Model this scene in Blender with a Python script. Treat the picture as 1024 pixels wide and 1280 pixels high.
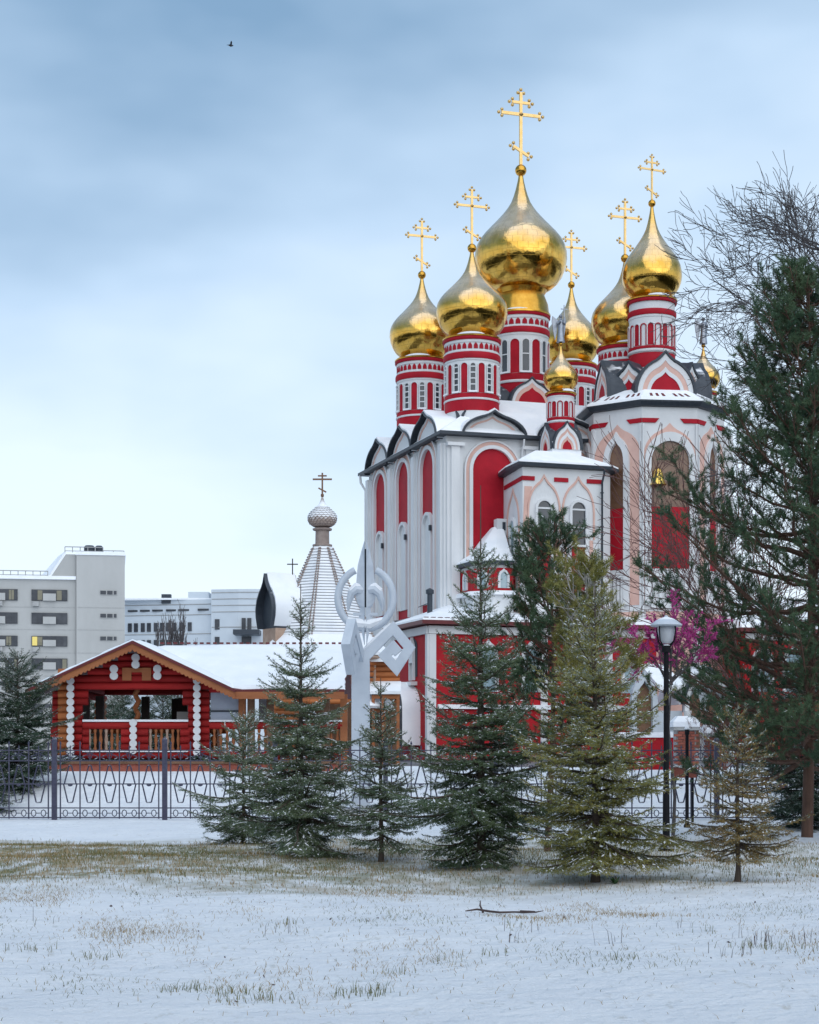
import bpy, bmesh, math, random
import numpy as np
from mathutils import Vector, Matrix, Euler

for o in list(bpy.data.objects):
    bpy.data.objects.remove(o)
S = bpy.context.scene
COL = S.collection
PI = math.pi
F, CX, HY, EYE = 2200.0, 512.0, 940.0, 1.55      # focal length and horizon of the photograph, eye height


# ------------------------------------------------------------------ camera, sky, sun, exposure
cam_d = bpy.data.cameras.new('camera')
cam = bpy.data.objects.new('camera', cam_d)
COL.objects.link(cam)
cam.location = (0, 0, EYE)
cam.rotation_euler = (PI / 2, 0, 0)
cam_d.sensor_fit = 'HORIZONTAL'
cam_d.sensor_width = 36
cam_d.lens = 36 * F / 1024
cam_d.shift_y = (HY - 640) / 1024
cam_d.clip_start = 0.5
cam_d.clip_end = 4000
S.camera = cam

SUN_EL, SUN_AZ = math.radians(48), math.radians(160)     # azimuth measured from +Y clockwise
world = bpy.data.worlds.new('World')
S.world = world
world.use_nodes = True
wn, wl = world.node_tree.nodes, world.node_tree.links
wn.clear()
w_out = wn.new('ShaderNodeOutputWorld')
w_bg = wn.new('ShaderNodeBackground')
w_bg.inputs['Strength'].default_value = 0.1
w_sky = wn.new('ShaderNodeTexSky')
w_sky.sky_type = 'NISHITA'
w_sky.sun_disc = False
w_sky.sun_elevation = SUN_EL
w_sky.sun_rotation = SUN_AZ
w_tc = wn.new('ShaderNodeTexCoord')
w_sep = wn.new('ShaderNodeSeparateXYZ')
wl.new(w_tc.outputs['Generated'], w_sep.inputs[0])
w_map = wn.new('ShaderNodeMapping')
w_map.inputs['Scale'].default_value = (1.0, 1.0, 2.2)
wl.new(w_tc.outputs['Generated'], w_map.inputs[0])
w_noise = wn.new('ShaderNodeTexNoise')
w_noise.inputs['Scale'].default_value = 3.6
w_noise.inputs['Detail'].default_value = 4.0
w_noise.inputs['Roughness'].default_value = 0.45
wl.new(w_map.outputs[0], w_noise.inputs['Vector'])
w_add = wn.new('ShaderNodeMath')
w_add.operation = 'MULTIPLY_ADD'                           # elevation wobbled by the cloud noise
wl.new(w_noise.outputs['Fac'], w_add.inputs[0])
w_add.inputs[1].default_value = 0.52
wl.new(w_sep.outputs['Z'], w_add.inputs[2])
w_ramp = wn.new('ShaderNodeValToRGB')
cr = w_ramp.color_ramp
cr.elements[0].position = 0.23
cr.elements[0].color = (0.74, 0.825, 0.91, 1)
cr.elements[1].position = 0.72
cr.elements[1].color = (0.19, 0.32, 0.48, 1)
e = cr.elements.new(0.43)
e.color = (0.67, 0.785, 0.905, 1)
e = cr.elements.new(0.56)
e.color = (0.45, 0.595, 0.765, 1)
wl.new(w_add.outputs[0], w_ramp.inputs[0])
w_gain = wn.new('ShaderNodeVectorMath')
w_gain.operation = 'SCALE'
w_gain.inputs['Scale'].default_value = 8.9
wl.new(w_ramp.outputs[0], w_gain.inputs[0])
w_mix = wn.new('ShaderNodeMixRGB')
w_mix.inputs[0].default_value = 0.92                       # mostly cloud over the clear sky
wl.new(w_sky.outputs[0], w_mix.inputs[1])
wl.new(w_gain.outputs[0], w_mix.inputs[2])
wl.new(w_mix.outputs[0], w_bg.inputs['Color'])
wl.new(w_bg.outputs[0], w_out.inputs['Surface'])

sun_d = bpy.data.lights.new('sun', 'SUN')
sun_d.energy = 1.5
sun_d.angle = math.radians(95)
sun_d.color = (1.0, 0.98, 0.955)
sun = bpy.data.objects.new('sun', sun_d)
COL.objects.link(sun)
sd = Vector((math.sin(SUN_AZ) * math.cos(SUN_EL), math.cos(SUN_AZ) * math.cos(SUN_EL), math.sin(SUN_EL)))
sun.rotation_euler = sd.to_track_quat('Z', 'Y').to_euler()
sun.location = (0, -20, 60)

S.view_settings.view_transform = 'Standard'
S.view_settings.look = 'None'
S.view_settings.gamma = 1
S.view_settings.use_curve_mapping = False
S.view_settings.exposure = 0.55


# ------------------------------------------------------------------ helpers
def X_at(px, Y):
    return (px - CX) / F * Y


def Z_at(py, Y):
    return EYE + (HY - py) / F * Y


def hz(x, y):
    """height of the snowy ground"""
    near = math.exp(-max(0.0, abs(y - 22) - 14) / 10.0)
    a = 0.05 * math.sin(0.33 * x + 0.21 * y) * math.sin(0.4 * y - 0.15 * x) + 0.030 * math.sin(x * 0.9 + 0.5 * y) + 0.022 * math.sin(1.7 * y - 0.6 * x + 1.0) + 0.012 * math.sin(3.1 * x + 2.3 * y)
    s = min(1.0, max(0.0, (y - 41.5) / 6.0))
    return a * near + 1.0 * s * s * (3 - 2 * s)


def mat(name, c1, c2=None, rough=0.7, metal=0.0, scale=2.0, amt=1.0, bump=0.0, bscale=30.0, detail=5.0, spec=0.4, snow=None, stretch=None, emit=None, rand=0.0):
    """principled material, two tones mixed by noise, fine bump; snow=(slope, softness, patch scale) dusts faces that look up"""
    m = bpy.data.materials.new(name)
    m.use_nodes = True
    n, l = m.node_tree.nodes, m.node_tree.links
    b = n['Principled BSDF']
    b.inputs['Roughness'].default_value = rough
    b.inputs['Metallic'].default_value = metal
    b.inputs['Specular IOR Level'].default_value = spec
    tc = n.new('ShaderNodeTexCoord')
    src = tc.outputs['Object']
    if stretch:
        mp = n.new('ShaderNodeMapping')
        mp.inputs['Scale'].default_value = stretch
        l.new(src, mp.inputs[0])
        src = mp.outputs[0]
    col = None
    if c2 is not None:
        t = n.new('ShaderNodeTexNoise')
        t.inputs['Scale'].default_value = scale
        t.inputs['Detail'].default_value = detail
        t.inputs['Roughness'].default_value = 0.62
        l.new(src, t.inputs['Vector'])
        r = n.new('ShaderNodeMapRange')
        r.inputs['From Min'].default_value = 0.5 - 0.2 * amt
        r.inputs['From Max'].default_value = 0.5 + 0.2 * amt
        l.new(t.outputs['Fac'], r.inputs['Value'])
        mx = n.new('ShaderNodeMixRGB')
        mx.inputs[1].default_value = (*c1, 1)
        mx.inputs[2].default_value = (*c2, 1)
        l.new(r.outputs[0], mx.inputs[0])
        col = mx.outputs[0]
    if snow:
        g = n.new('ShaderNodeNewGeometry')
        sp = n.new('ShaderNodeSeparateXYZ')
        l.new(g.outputs['Normal'], sp.inputs[0])
        t2 = n.new('ShaderNodeTexNoise')
        t2.inputs['Scale'].default_value = snow[2]
        t2.inputs['Detail'].default_value = 4
        l.new(tc.outputs['Object'], t2.inputs['Vector'])
        ma = n.new('ShaderNodeMath')
        ma.operation = 'MULTIPLY_ADD'
        l.new(t2.outputs['Fac'], ma.inputs[0])
        ma.inputs[1].default_value = 0.7
        l.new(sp.outputs['Z'], ma.inputs[2])
        r2 = n.new('ShaderNodeMapRange')
        r2.inputs['From Min'].default_value = snow[0] + 0.35 - snow[1]
        r2.inputs['From Max'].default_value = snow[0] + 0.35 + snow[1]
        if len(snow) > 3:
            r2.inputs['To Max'].default_value = snow[3]
        l.new(ma.outputs[0], r2.inputs['Value'])
        m2 = n.new('ShaderNodeMixRGB')
        if col is None:
            m2.inputs[1].default_value = (*c1, 1)
        else:
            l.new(col, m2.inputs[1])
        m2.inputs[2].default_value = (0.84, 0.86, 0.89, 1)
        l.new(r2.outputs[0], m2.inputs[0])
        col = m2.outputs[0]
        if metal > 0:
            mm = n.new('ShaderNodeMath')
            mm.operation = 'SUBTRACT'
            mm.inputs[0].default_value = metal
            l.new(r2.outputs[0], mm.inputs[1])
            mm.use_clamp = True
            l.new(mm.outputs[0], b.inputs['Metallic'])
    if rand > 0 and col is not None:
        oi = n.new('ShaderNodeObjectInfo')
        rr = n.new('ShaderNodeMapRange')
        rr.inputs['To Min'].default_value = 1 - rand
        rr.inputs['To Max'].default_value = 1 + rand
        l.new(oi.outputs['Random'], rr.inputs['Value'])
        hs = n.new('ShaderNodeHueSaturation')
        l.new(rr.outputs[0], hs.inputs['Value'])
        l.new(col, hs.inputs['Color'])
        col = hs.outputs[0]
    if col is None:
        b.inputs['Base Color'].default_value = (*c1, 1)
    else:
        l.new(col, b.inputs['Base Color'])
    if bump > 0:
        t3 = n.new('ShaderNodeTexNoise')
        t3.inputs['Scale'].default_value = bscale
        t3.inputs['Detail'].default_value = 5
        l.new(src, t3.inputs['Vector'])
        bp = n.new('ShaderNodeBump')
        bp.inputs['Strength'].default_value = bump
        bp.inputs['Distance'].default_value = 0.05
        l.new(t3.outputs['Fac'], bp.inputs['Height'])
        l.new(bp.outputs[0], b.inputs['Normal'])
    if emit:
        b.inputs['Emission Color'].default_value = (*emit[0], 1)
        b.inputs['Emission Strength'].default_value = emit[1]
    return m


M = {}
M['snow'] = mat('snow', (0.80, 0.82, 0.86), (0.88, 0.89, 0.91), 0.75, scale=1.3, bump=0.25, bscale=6)
M['roof_snow'] = mat('roof_snow', (0.78, 0.81, 0.85), (0.88, 0.89, 0.91), 0.8, scale=0.9, bump=0.35, bscale=2.2)
M['thin_snow'] = mat('thin_snow', (0.72, 0.75, 0.79), (0.87, 0.88, 0.90), 0.8, scale=1.6, bump=0.4, bscale=3)
M['white'] = mat('white_plaster', (0.60, 0.615, 0.63), (0.74, 0.745, 0.75), 0.78, scale=0.7, amt=1.5, bump=0.2, bscale=9, stretch=(1, 1, 0.5))
M['red'] = mat('red_plaster', (0.32, 0.004, 0.015), (0.43, 0.007, 0.021), 0.65, scale=0.9, bump=0.15, bscale=9, spec=0.25)
M['brick_red'] = mat('red_wall', (0.33, 0.007, 0.014), (0.45, 0.012, 0.020), 0.7, scale=1.1, bump=0.2, bscale=12, spec=0.25)
M['pink'] = mat('pink_plaster', (0.60, 0.37, 0.31), (0.71, 0.46, 0.39), 0.75, scale=1.1, bump=0.15, bscale=9)
M['dark_metal'] = mat('dark_roof_metal', (0.025, 0.035, 0.05), (0.05, 0.06, 0.075), 0.45, scale=3, snow=(0.86, 0.12, 2.2))
M['fascia'] = mat('dark_fascia', (0.022, 0.032, 0.045), (0.04, 0.05, 0.065), 0.5, scale=4)
M['gold'] = mat('gold', (0.58, 0.32, 0.050), (0.76, 0.47, 0.11), 0.17, 1.0, scale=1.6, amt=1.3, bump=0.30, bscale=3.6, spec=0.5, snow=(0.46, 0.34, 1.0, 0.42))


def gold_panels(m):
    n, l = m.node_tree.nodes, m.node_tree.links
    b = n['Principled BSDF']
    tc = n.new('ShaderNodeTexCoord')
    sp = n.new('ShaderNodeSeparateXYZ')
    l.new(tc.outputs['Object'], sp.inputs[0])
    at = n.new('ShaderNodeMath')
    at.operation = 'ARCTAN2'
    l.new(sp.outputs['X'], at.inputs[0])
    l.new(sp.outputs['Y'], at.inputs[1])
    cb = n.new('ShaderNodeCombineXYZ')
    l.new(at.outputs[0], cb.inputs[0])
    l.new(sp.outputs['Z'], cb.inputs[1])
    br = n.new('ShaderNodeTexBrick')
    br.inputs['Scale'].default_value = 1.0
    br.inputs['Brick Width'].default_value = 2 * PI / 28
    br.inputs['Row Height'].default_value = 0.42
    br.inputs['Mortar Size'].default_value = 0.010
    br.inputs['Color1'].default_value = (0, 0, 0, 1)
    br.inputs['Color2'].default_value = (1, 1, 1, 1)
    br.inputs['Mortar'].default_value = (0.5, 0.5, 0.5, 1)
    l.new(cb.outputs[0], br.inputs['Vector'])
    old = b.inputs['Base Color'].links[0].from_socket
    mr = n.new('ShaderNodeMapRange')
    mr.inputs['To Min'].default_value = 0.93
    mr.inputs['To Max'].default_value = 1.06
    l.new(br.outputs['Color'], mr.inputs['Value'])
    mo = n.new('ShaderNodeMapRange')
    mo.inputs['To Min'].default_value = 1.0
    mo.inputs['To Max'].default_value = 0.80
    l.new(br.outputs['Fac'], mo.inputs['Value'])
    ml = n.new('ShaderNodeMath')
    ml.operation = 'MULTIPLY'
    l.new(mr.outputs[0], ml.inputs[0])
    l.new(mo.outputs[0], ml.inputs[1])
    hs = n.new('ShaderNodeHueSaturation')
    l.new(ml.outputs[0], hs.inputs['Value'])
    l.new(old, hs.inputs['Color'])
    l.new(hs.outputs[0], b.inputs['Base Color'])
    r2 = n.new('ShaderNodeMapRange')
    r2.inputs['To Min'].default_value = 0.11
    r2.inputs['To Max'].default_value = 0.17
    l.new(br.outputs['Color'], r2.inputs['Value'])
    l.new(r2.outputs[0], b.inputs['Roughness'])
    # each sheet sits at a slightly different tilt
    bp = n.new('ShaderNodeBump')
    bp.inputs['Strength'].default_value = 0.18
    bp.inputs['Distance'].default_value = 0.03
    sub = n.new('ShaderNodeMath')
    sub.operation = 'SUBTRACT'
    sub.inputs[0].default_value = 1.0
    l.new(br.outputs['Fac'], sub.inputs[1])
    l.new(sub.outputs[0], bp.inputs['Height'])
    l.new(b.inputs['Normal'].links[0].from_socket, bp.inputs['Normal'])
    l.new(bp.outputs[0], b.inputs['Normal'])


gold_panels(M['gold'])
M['gold_trim'] = mat('gold_trim', (0.50, 0.25, 0.035), (0.64, 0.36, 0.065), 0.24, 1.0, scale=3, bump=0.1, bscale=5)
M['cross_gold'] = mat('cross_gold', (0.66, 0.42, 0.14), (0.74, 0.52, 0.24), 0.35, 0.9, scale=4)
M['glass'] = mat('window_glass', (0.018, 0.022, 0.03), (0.04, 0.05, 0.065), 0.08, scale=0.8, spec=0.6)
M['blue_glass'] = mat('pale_window_glass', (0.20, 0.30, 0.36), (0.36, 0.46, 0.5), 0.12, scale=1.2, spec=0.6)
M['brown_glass'] = mat('brown_tinted_glass', (0.12, 0.055, 0.03), (0.20, 0.11, 0.065), 0.22, scale=1.4, spec=0.5)
M['silver'] = mat('weathered_silver', (0.22, 0.24, 0.28), (0.36, 0.38, 0.42), 0.4, 0.8, scale=5)
M['sculpt'] = mat('white_painted_steel', (0.46, 0.51, 0.58), (0.60, 0.65, 0.71), 0.5, scale=2.2, amt=1.4, bump=0.1, bscale=8)
M['iron'] = mat('black_iron', (0.008, 0.008, 0.011), (0.016, 0.016, 0.02), 0.75, scale=14, spec=0.2, snow=(0.8, 0.1, 9))
M['fence_iron'] = mat('fence_iron', (0.035, 0.035, 0.065), (0.07, 0.07, 0.11), 0.5, scale=14, snow=(0.75, 0.1, 9))
M['log_red'] = mat('red_stained_log', (0.20, 0.009, 0.011), (0.38, 0.022, 0.020), 0.72, spec=0.2, scale=3, amt=1.4, bump=0.6, bscale=12, stretch=(0.25, 1, 1), rand=0.25)
M['log_orange'] = mat('orange_stained_log', (0.26, 0.075, 0.020), (0.40, 0.135, 0.040), 0.7, scale=3, bump=0.5, bscale=10, stretch=(0.25, 1, 1), rand=0.25)
M['fascia_wood'] = mat('stained_fascia_board', (0.27, 0.085, 0.03), (0.38, 0.14, 0.05), 0.65, scale=3, bump=0.2, bscale=10, stretch=(0.3, 1, 1))
M['brown_wood'] = mat('brown_wood', (0.13, 0.065, 0.035), (0.22, 0.12, 0.07), 0.6, scale=3, bump=0.3, bscale=12)
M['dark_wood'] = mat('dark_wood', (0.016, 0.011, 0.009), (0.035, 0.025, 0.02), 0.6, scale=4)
M['pale_wood'] = mat('pale_weathered_wood', (0.34, 0.22, 0.16), (0.47, 0.34, 0.26), 0.7, scale=4, bump=0.2, bscale=14)
M['grey_wood'] = mat('greyed_wood', (0.24, 0.185, 0.165), (0.36, 0.29, 0.26), 0.75, scale=4, bump=0.2, bscale=14)
M['silver_wood'] = mat('silvered_wood', (0.27, 0.27, 0.29), (0.38, 0.38, 0.40), 0.75, scale=4)
M['shingle'] = mat('aspen_shingle', (0.26, 0.20, 0.18), (0.42, 0.33, 0.28), 0.7, scale=7, bump=0.3, bscale=20, snow=(0.35, 0.25, 5))
M['maroon'] = mat('maroon_metal', (0.10, 0.012, 0.016), (0.14, 0.02, 0.022), 0.45, scale=3)
M['film'] = mat('grey_plastic_sheet', (0.30, 0.34, 0.42), (0.40, 0.44, 0.52), 0.35, scale=1.1, bump=0.3, bscale=3)
M['panel_grey'] = mat('block_panel', (0.35, 0.35, 0.34), (0.46, 0.46, 0.45), 0.8, scale=0.22, amt=1.5, bump=0.1, bscale=2, stretch=(1, 1, 0.4))
M['panel_blue'] = mat('pale_blue_panel', (0.50, 0.55, 0.60), (0.58, 0.63, 0.68), 0.75, scale=0.15, bump=0.1, bscale=2)
M['far_glass'] = mat('far_window_glass', (0.025, 0.03, 0.04), (0.07, 0.075, 0.085), 0.25, scale=0.5, spec=0.3)
M['lit_glass'] = mat('lit_window', (0.5, 0.4, 0.1), None, 0.3, emit=((1.0, 0.82, 0.30), 0.22))
M['curtain_glass'] = mat('curtained_window', (0.15, 0.14, 0.10), (0.22, 0.20, 0.14), 0.3, scale=0.8)
M['bark'] = mat('conifer_bark', (0.065, 0.045, 0.035), (0.13, 0.10, 0.08), 0.9, scale=9, bump=0.6, bscale=30, stretch=(1, 1, 0.25))
M['pine_bark'] = mat('pine_bark', (0.085, 0.048, 0.034), (0.16, 0.09, 0.065), 0.9, scale=7, bump=0.6, bscale=25, stretch=(1, 1, 0.3))
M['grey_bark'] = mat('grey_bark', (0.055, 0.050, 0.055), (0.11, 0.10, 0.10), 0.9, scale=8, bump=0.4, bscale=30)
M['red_bark'] = mat('reddish_bark', (0.10, 0.045, 0.040), (0.17, 0.09, 0.08), 0.9, scale=8, bump=0.4, bscale=30)
M['birch_bark'] = mat('pale_bark', (0.38, 0.34, 0.31), (0.58, 0.55, 0.52), 0.85, scale=7, bump=0.4, bscale=20)
M['magenta'] = mat('magenta_tinsel', (0.42, 0.020, 0.20), (0.66, 0.08, 0.36), 0.5, scale=5)
M['needle_dark'] = mat('spruce_needles', (0.050, 0.096, 0.054), (0.160, 0.205, 0.090), 0.6, scale=2.6, spec=0.3)
M['needle_blue'] = mat('grey_green_needles', (0.072, 0.124, 0.074), (0.195, 0.235, 0.125), 0.6, scale=2.6, spec=0.3)
M['needle_olive'] = mat('olive_needles', (0.150, 0.168, 0.046), (0.360, 0.310, 0.090), 0.6, scale=2.2, spec=0.3)
M['needle_brown'] = mat('browned_needles', (0.170, 0.130, 0.040), (0.340, 0.220, 0.075), 0.6, scale=3.0, spec=0.3)
M['needle_pine'] = mat('pine_needles', (0.036, 0.088, 0.052), (0.115, 0.165, 0.080), 0.6, scale=1.6, spec=0.3)
M['needle_deep'] = mat('dark_spruce_needles', (0.022, 0.052, 0.034), (0.060, 0.095, 0.054), 0.6, scale=2.4, spec=0.25)  # darker spruce needle tone for the trees further back
M['needle_frost'] = mat('frosted_needles', (0.22, 0.27, 0.21), (0.40, 0.44, 0.38), 0.7, scale=3, spec=0.2)
M['needle_red'] = mat('old_rusty_needles', (0.10, 0.045, 0.025), (0.17, 0.09, 0.045), 0.7, scale=3.0, spec=0.2)
M['straw'] = mat('dry_grass', (0.26, 0.17, 0.075), (0.40, 0.29, 0.14), 0.8, scale=2.5)
M['olive_grass'] = mat('winter_grass', (0.10, 0.12, 0.04), (0.21, 0.19, 0.075), 0.8, scale=1.2)
M['weed'] = mat('weed_leaf', (0.04, 0.10, 0.03), (0.07, 0.15, 0.05), 0.6, scale=6)
M['dark_stem'] = mat('dark_dead_stem', (0.05, 0.032, 0.03), (0.10, 0.065, 0.06), 0.8, scale=6)
M['far_wood'] = mat('far_wood', (0.018, 0.024, 0.018), (0.05, 0.048, 0.038), 0.9, scale=0.08)
M['bird'] = mat('dark_feathers', (0.02, 0.02, 0.025), None, 0.7)
M['lamp_glass'] = mat('frosted_lamp_glass', (0.52, 0.54, 0.60), (0.62, 0.64, 0.68), 0.25, scale=6)
M['concrete'] = mat('concrete', (0.30, 0.30, 0.30), (0.40, 0.40, 0.39), 0.85, scale=3, bump=0.2, bscale=20)
M['brick'] = mat('red_brown_brick', (0.22, 0.060, 0.040), (0.32, 0.10, 0.07), 0.85, scale=5, bump=0.3, bscale=20, rand=0.3)
M['bell'] = mat('bell_brass', (0.80, 0.52, 0.10), (0.88, 0.62, 0.16), 0.2, 1.0, scale=3)


class MB:
    """collects faces, builds ONE mesh object"""
    def __init__(self):
        self.v, self.f, self.mi = [], [], []

    def face(self, pts, mi=0):
        i = len(self.v)
        self.v.extend(tuple(p) for p in pts)
        self.f.append(tuple(range(i, i + len(pts))))
        self.mi.append(mi)

    def grid(self, rows, closed=False, mi=0):
        i0 = len(self.v)
        n = len(rows[0])
        for r in rows:
            self.v.extend(tuple(p) for p in r)
        for a in range(len(rows) - 1):
            for b in range(n if closed else n - 1):
                c = (b + 1) % n
                self.f.append((i0 + a * n + b, i0 + a * n + c, i0 + (a + 1) * n + c, i0 + (a + 1) * n + b))
                self.mi.append(mi)

    def box(self, c, s, mi=0, T=None):
        x, y, z = s[0] / 2, s[1] / 2, s[2] / 2
        P = [Vector((c[0] + dx * x, c[1] + dy * y, c[2] + dz * z)) for dx in (-1, 1) for dy in (-1, 1) for dz in (-1, 1)]
        if T is not None:
            P = [T @ p for p in P]
        i = len(self.v)
        self.v.extend(tuple(p) for p in P)
        for q in ((0, 1, 3, 2), (4, 6, 7, 5), (0, 4, 5, 1), (2, 3, 7, 6), (0, 2, 6, 4), (1, 5, 7, 3)):
            self.f.append(tuple(i + k for k in q))
            self.mi.append(mi)

    def lathe(self, prof, n=32, c=(0, 0, 0), mi=0, cap=True, a0=0.0):
        rows = []
        for r, z in prof:
            rows.append([(c[0] + r * math.sin(a0 + 2 * PI * k / n), c[1] - r * math.cos(a0 + 2 * PI * k / n), c[2] + z) for k in range(n)])
        self.grid(rows, True, mi)
        if cap:
            if prof[0][0] > 1e-4:
                self.face(rows[0], mi)
            if prof[-1][0] > 1e-4:
                self.face(rows[-1], mi)

    def tube(self, pts, rad, n=6, mi=0, cap=True):
        pts = [Vector(p) for p in pts]
        if not isinstance(rad, (list, tuple)):
            rad = [rad] * len(pts)
        rows = []
        u = None
        for i, p in enumerate(pts):
            d = pts[min(i + 1, len(pts) - 1)] - pts[max(i - 1, 0)]
            if d.length < 1e-9:
                d = Vector((0, 0, 1))
            d.normalize()
            if u is not None:
                u = u - d * u.dot(d)
            if u is None or u.length < 1e-6:
                a = Vector((0, 0, 1)) if abs(d.z) < 0.9 else Vector((1, 0, 0))
                u = d.cross(a)
            u.normalize()
            w = d.cross(u)
            rows.append([p + (u * math.cos(2 * PI * k / n) + w * math.sin(2 * PI * k / n)) * rad[i] for k in range(n)])
        self.grid(rows, True, mi)
        if cap:
            self.face(rows[0], mi)
            self.face(rows[-1], mi)

    def prism(self, poly, mp, d0, d1, mi=0):
        """polygon (x,z) pushed from d0 to d1 through mp(x,d,z)"""
        a = [mp(x, d0, z) for x, z in poly]
        b = [mp(x, d1, z) for x, z in poly]
        self.face(a, mi)
        self.face(b, mi)
        n = len(poly)
        for i in range(n):
            j = (i + 1) % n
            self.face([a[i], a[j], b[j], b[i]], mi)

    def slab(self, poly, dz, mi=0):
        """3D polygon thickened upwards by dz"""
        a = [Vector(p) for p in poly]
        b = [p + Vector((0, 0, dz)) for p in a]
        self.face(a, mi)
        self.face(b, mi)
        n = len(a)
        for i in range(n):
            j = (i + 1) % n
            self.face([a[i], a[j], b[j], b[i]], mi)

    def plate(self, path, mp, d0, d1, mi=0):
        """filled arch: path runs left foot -> top -> right foot, symmetric"""
        n = len(path)
        h = n // 2
        L, R = path[:h + 1], path[::-1][:h + 1]
        for d in (d1,):
            for i in range(h):
                q = [mp(L[i][0], d, L[i][1]), mp(R[i][0], d, R[i][1]), mp(R[i + 1][0], d, R[i + 1][1]), mp(L[i + 1][0], d, L[i + 1][1])]
                if i == h - 1:
                    q = q[:3]
                self.face(q, mi)
        for i in range(n - 1):
            p, q = path[i], path[i + 1]
            self.face([mp(p[0], d0, p[1]), mp(q[0], d0, q[1]), mp(q[0], d1, q[1]), mp(p[0], d1, p[1])], mi)

    def ring(self, pa, pb, mp, d0, d1, mi=0):
        """band between two arch paths with the same number of points"""
        for d in (d0, d1):
            for i in range(len(pa) - 1):
                self.face([mp(pa[i][0], d, pa[i][1]), mp(pa[i + 1][0], d, pa[i + 1][1]), mp(pb[i + 1][0], d, pb[i + 1][1]), mp(pb[i][0], d, pb[i][1])], mi)
        for p in (pa, pb):
            for i in range(len(p) - 1):
                self.face([mp(p[i][0], d0, p[i][1]), mp(p[i + 1][0], d0, p[i + 1][1]), mp(p[i + 1][0], d1, p[i + 1][1]), mp(p[i][0], d1, p[i][1])], mi)
        for k in (0, -1):
            self.face([mp(pa[k][0], d0, pa[k][1]), mp(pb[k][0], d0, pb[k][1]), mp(pb[k][0], d1, pb[k][1]), mp(pa[k][0], d1, pa[k][1])], mi)

    def mesh(self, name, mats, smooth=False):
        me = bpy.data.meshes.new(name)
        me.from_pydata(self.v, [], self.f)
        for m in (mats if isinstance(mats, (list, tuple)) else [mats]):
            me.materials.append(m)
        me.polygons.foreach_set('material_index', self.mi)
        bm = bmesh.new()
        bm.from_mesh(me)
        bmesh.ops.remove_doubles(bm, verts=bm.verts, dist=1e-5)
        bmesh.ops.recalc_face_normals(bm, faces=bm.faces)
        if smooth:
            for f in bm.faces:
                f.smooth = True
            lim = math.radians(38)
            for ed in bm.edges:
                if len(ed.link_faces) == 2 and ed.calc_face_angle(0) > lim:
                    ed.smooth = False
        bm.to_mesh(me)
        bm.free()
        return me

    def build(self, name, mats, parent=None, smooth=False, loc=None, rotz=0.0):
        return link(name, self.mesh(name, mats, smooth), parent, loc, rotz)


def link(name, me, parent=None, loc=None, rotz=0.0, scale=None, rot=None):
    o = bpy.data.objects.new(name, me)
    COL.objects.link(o)
    if parent is not None:
        o.parent = parent
    if loc is not None:
        o.location = loc
    if rotz:
        o.rotation_euler = (0, 0, rotz)
    if rot is not None:
        o.rotation_euler = rot
    if scale is not None:
        o.scale = scale
    return o


def tag(o, label=None, cat=None, group=None, kind=None):
    for k, v in (('label', label), ('category', cat), ('group', group), ('kind', kind)):
        if v:
            o[k] = v
    return o


def thing(name, label, cat, loc=(0, 0, 0), rotz=0.0, group=None):
    o = link(name, None, None, loc, rotz)
    return tag(o, label, cat, group)


def tri_mesh(name, V, mats, mi=None):
    """V: array (n,3,3) of triangles"""
    n = len(V)
    me = bpy.data.meshes.new(name)
    me.vertices.add(n * 3)
    me.vertices.foreach_set('co', np.ascontiguousarray(V, dtype=np.float32).ravel())
    me.loops.add(n * 3)
    me.loops.foreach_set('vertex_index', np.arange(n * 3, dtype=np.int32))
    me.polygons.add(n)
    me.polygons.foreach_set('loop_start', np.arange(0, n * 3, 3, dtype=np.int32))
    me.polygons.foreach_set('loop_total', np.full(n, 3, dtype=np.int32))
    for m in (mats if isinstance(mats, (list, tuple)) else [mats]):
        me.materials.append(m)
    if mi is not None:
        me.polygons.foreach_set('material_index', np.asarray(mi, dtype=np.int32))
    me.update(calc_edges=True)
    return me


def flat(org, t, n):
    org, t, n = Vector(org), Vector(t), Vector(n)
    return lambda x, d, z: org + t * x + n * d + Vector((0, 0, z))


def cyl(r, phi, c=(0, 0, 0)):
    return lambda x, d, z: Vector((c[0] + (r + d) * math.sin(phi + x / r), c[1] - (r + d) * math.cos(phi + x / r), c[2] + z))


def arch(w, z0, zs, rise=None, keel=False, n=16):
    """path of an arch: foot at z0, springing at zs, half width w/2; round or keel shaped"""
    h = w / 2
    if rise is None:
        rise = h
    out = [(-h, z0)]
    left = []
    for i in range(n // 2 + 1):
        t = i / (n // 2)
        if not keel:
            a = PI - t * PI / 2
            left.append((h * math.cos(a), zs + rise * math.sin(a)))
        else:
            if t < 0.62:
                a = (t / 0.62) * math.radians(66)
                left.append((-h * math.cos(a), zs + rise * 0.82 * math.sin(a)))
            else:
                s = (t - 0.62) / 0.38
                xa, za = h * math.cos(math.radians(66)), 0.82 * math.sin(math.radians(66))
                x = xa * (1 - s)
                z = za + (1.0 - za) * (0.45 * s + 0.55 * s * s)
                left.append((-x, zs + rise * z))
    if zs - z0 > 1e-6:
        out += left
    else:
        out = left
    return out + [(-x, z) for x, z in out[:-1][::-1]]


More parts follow.
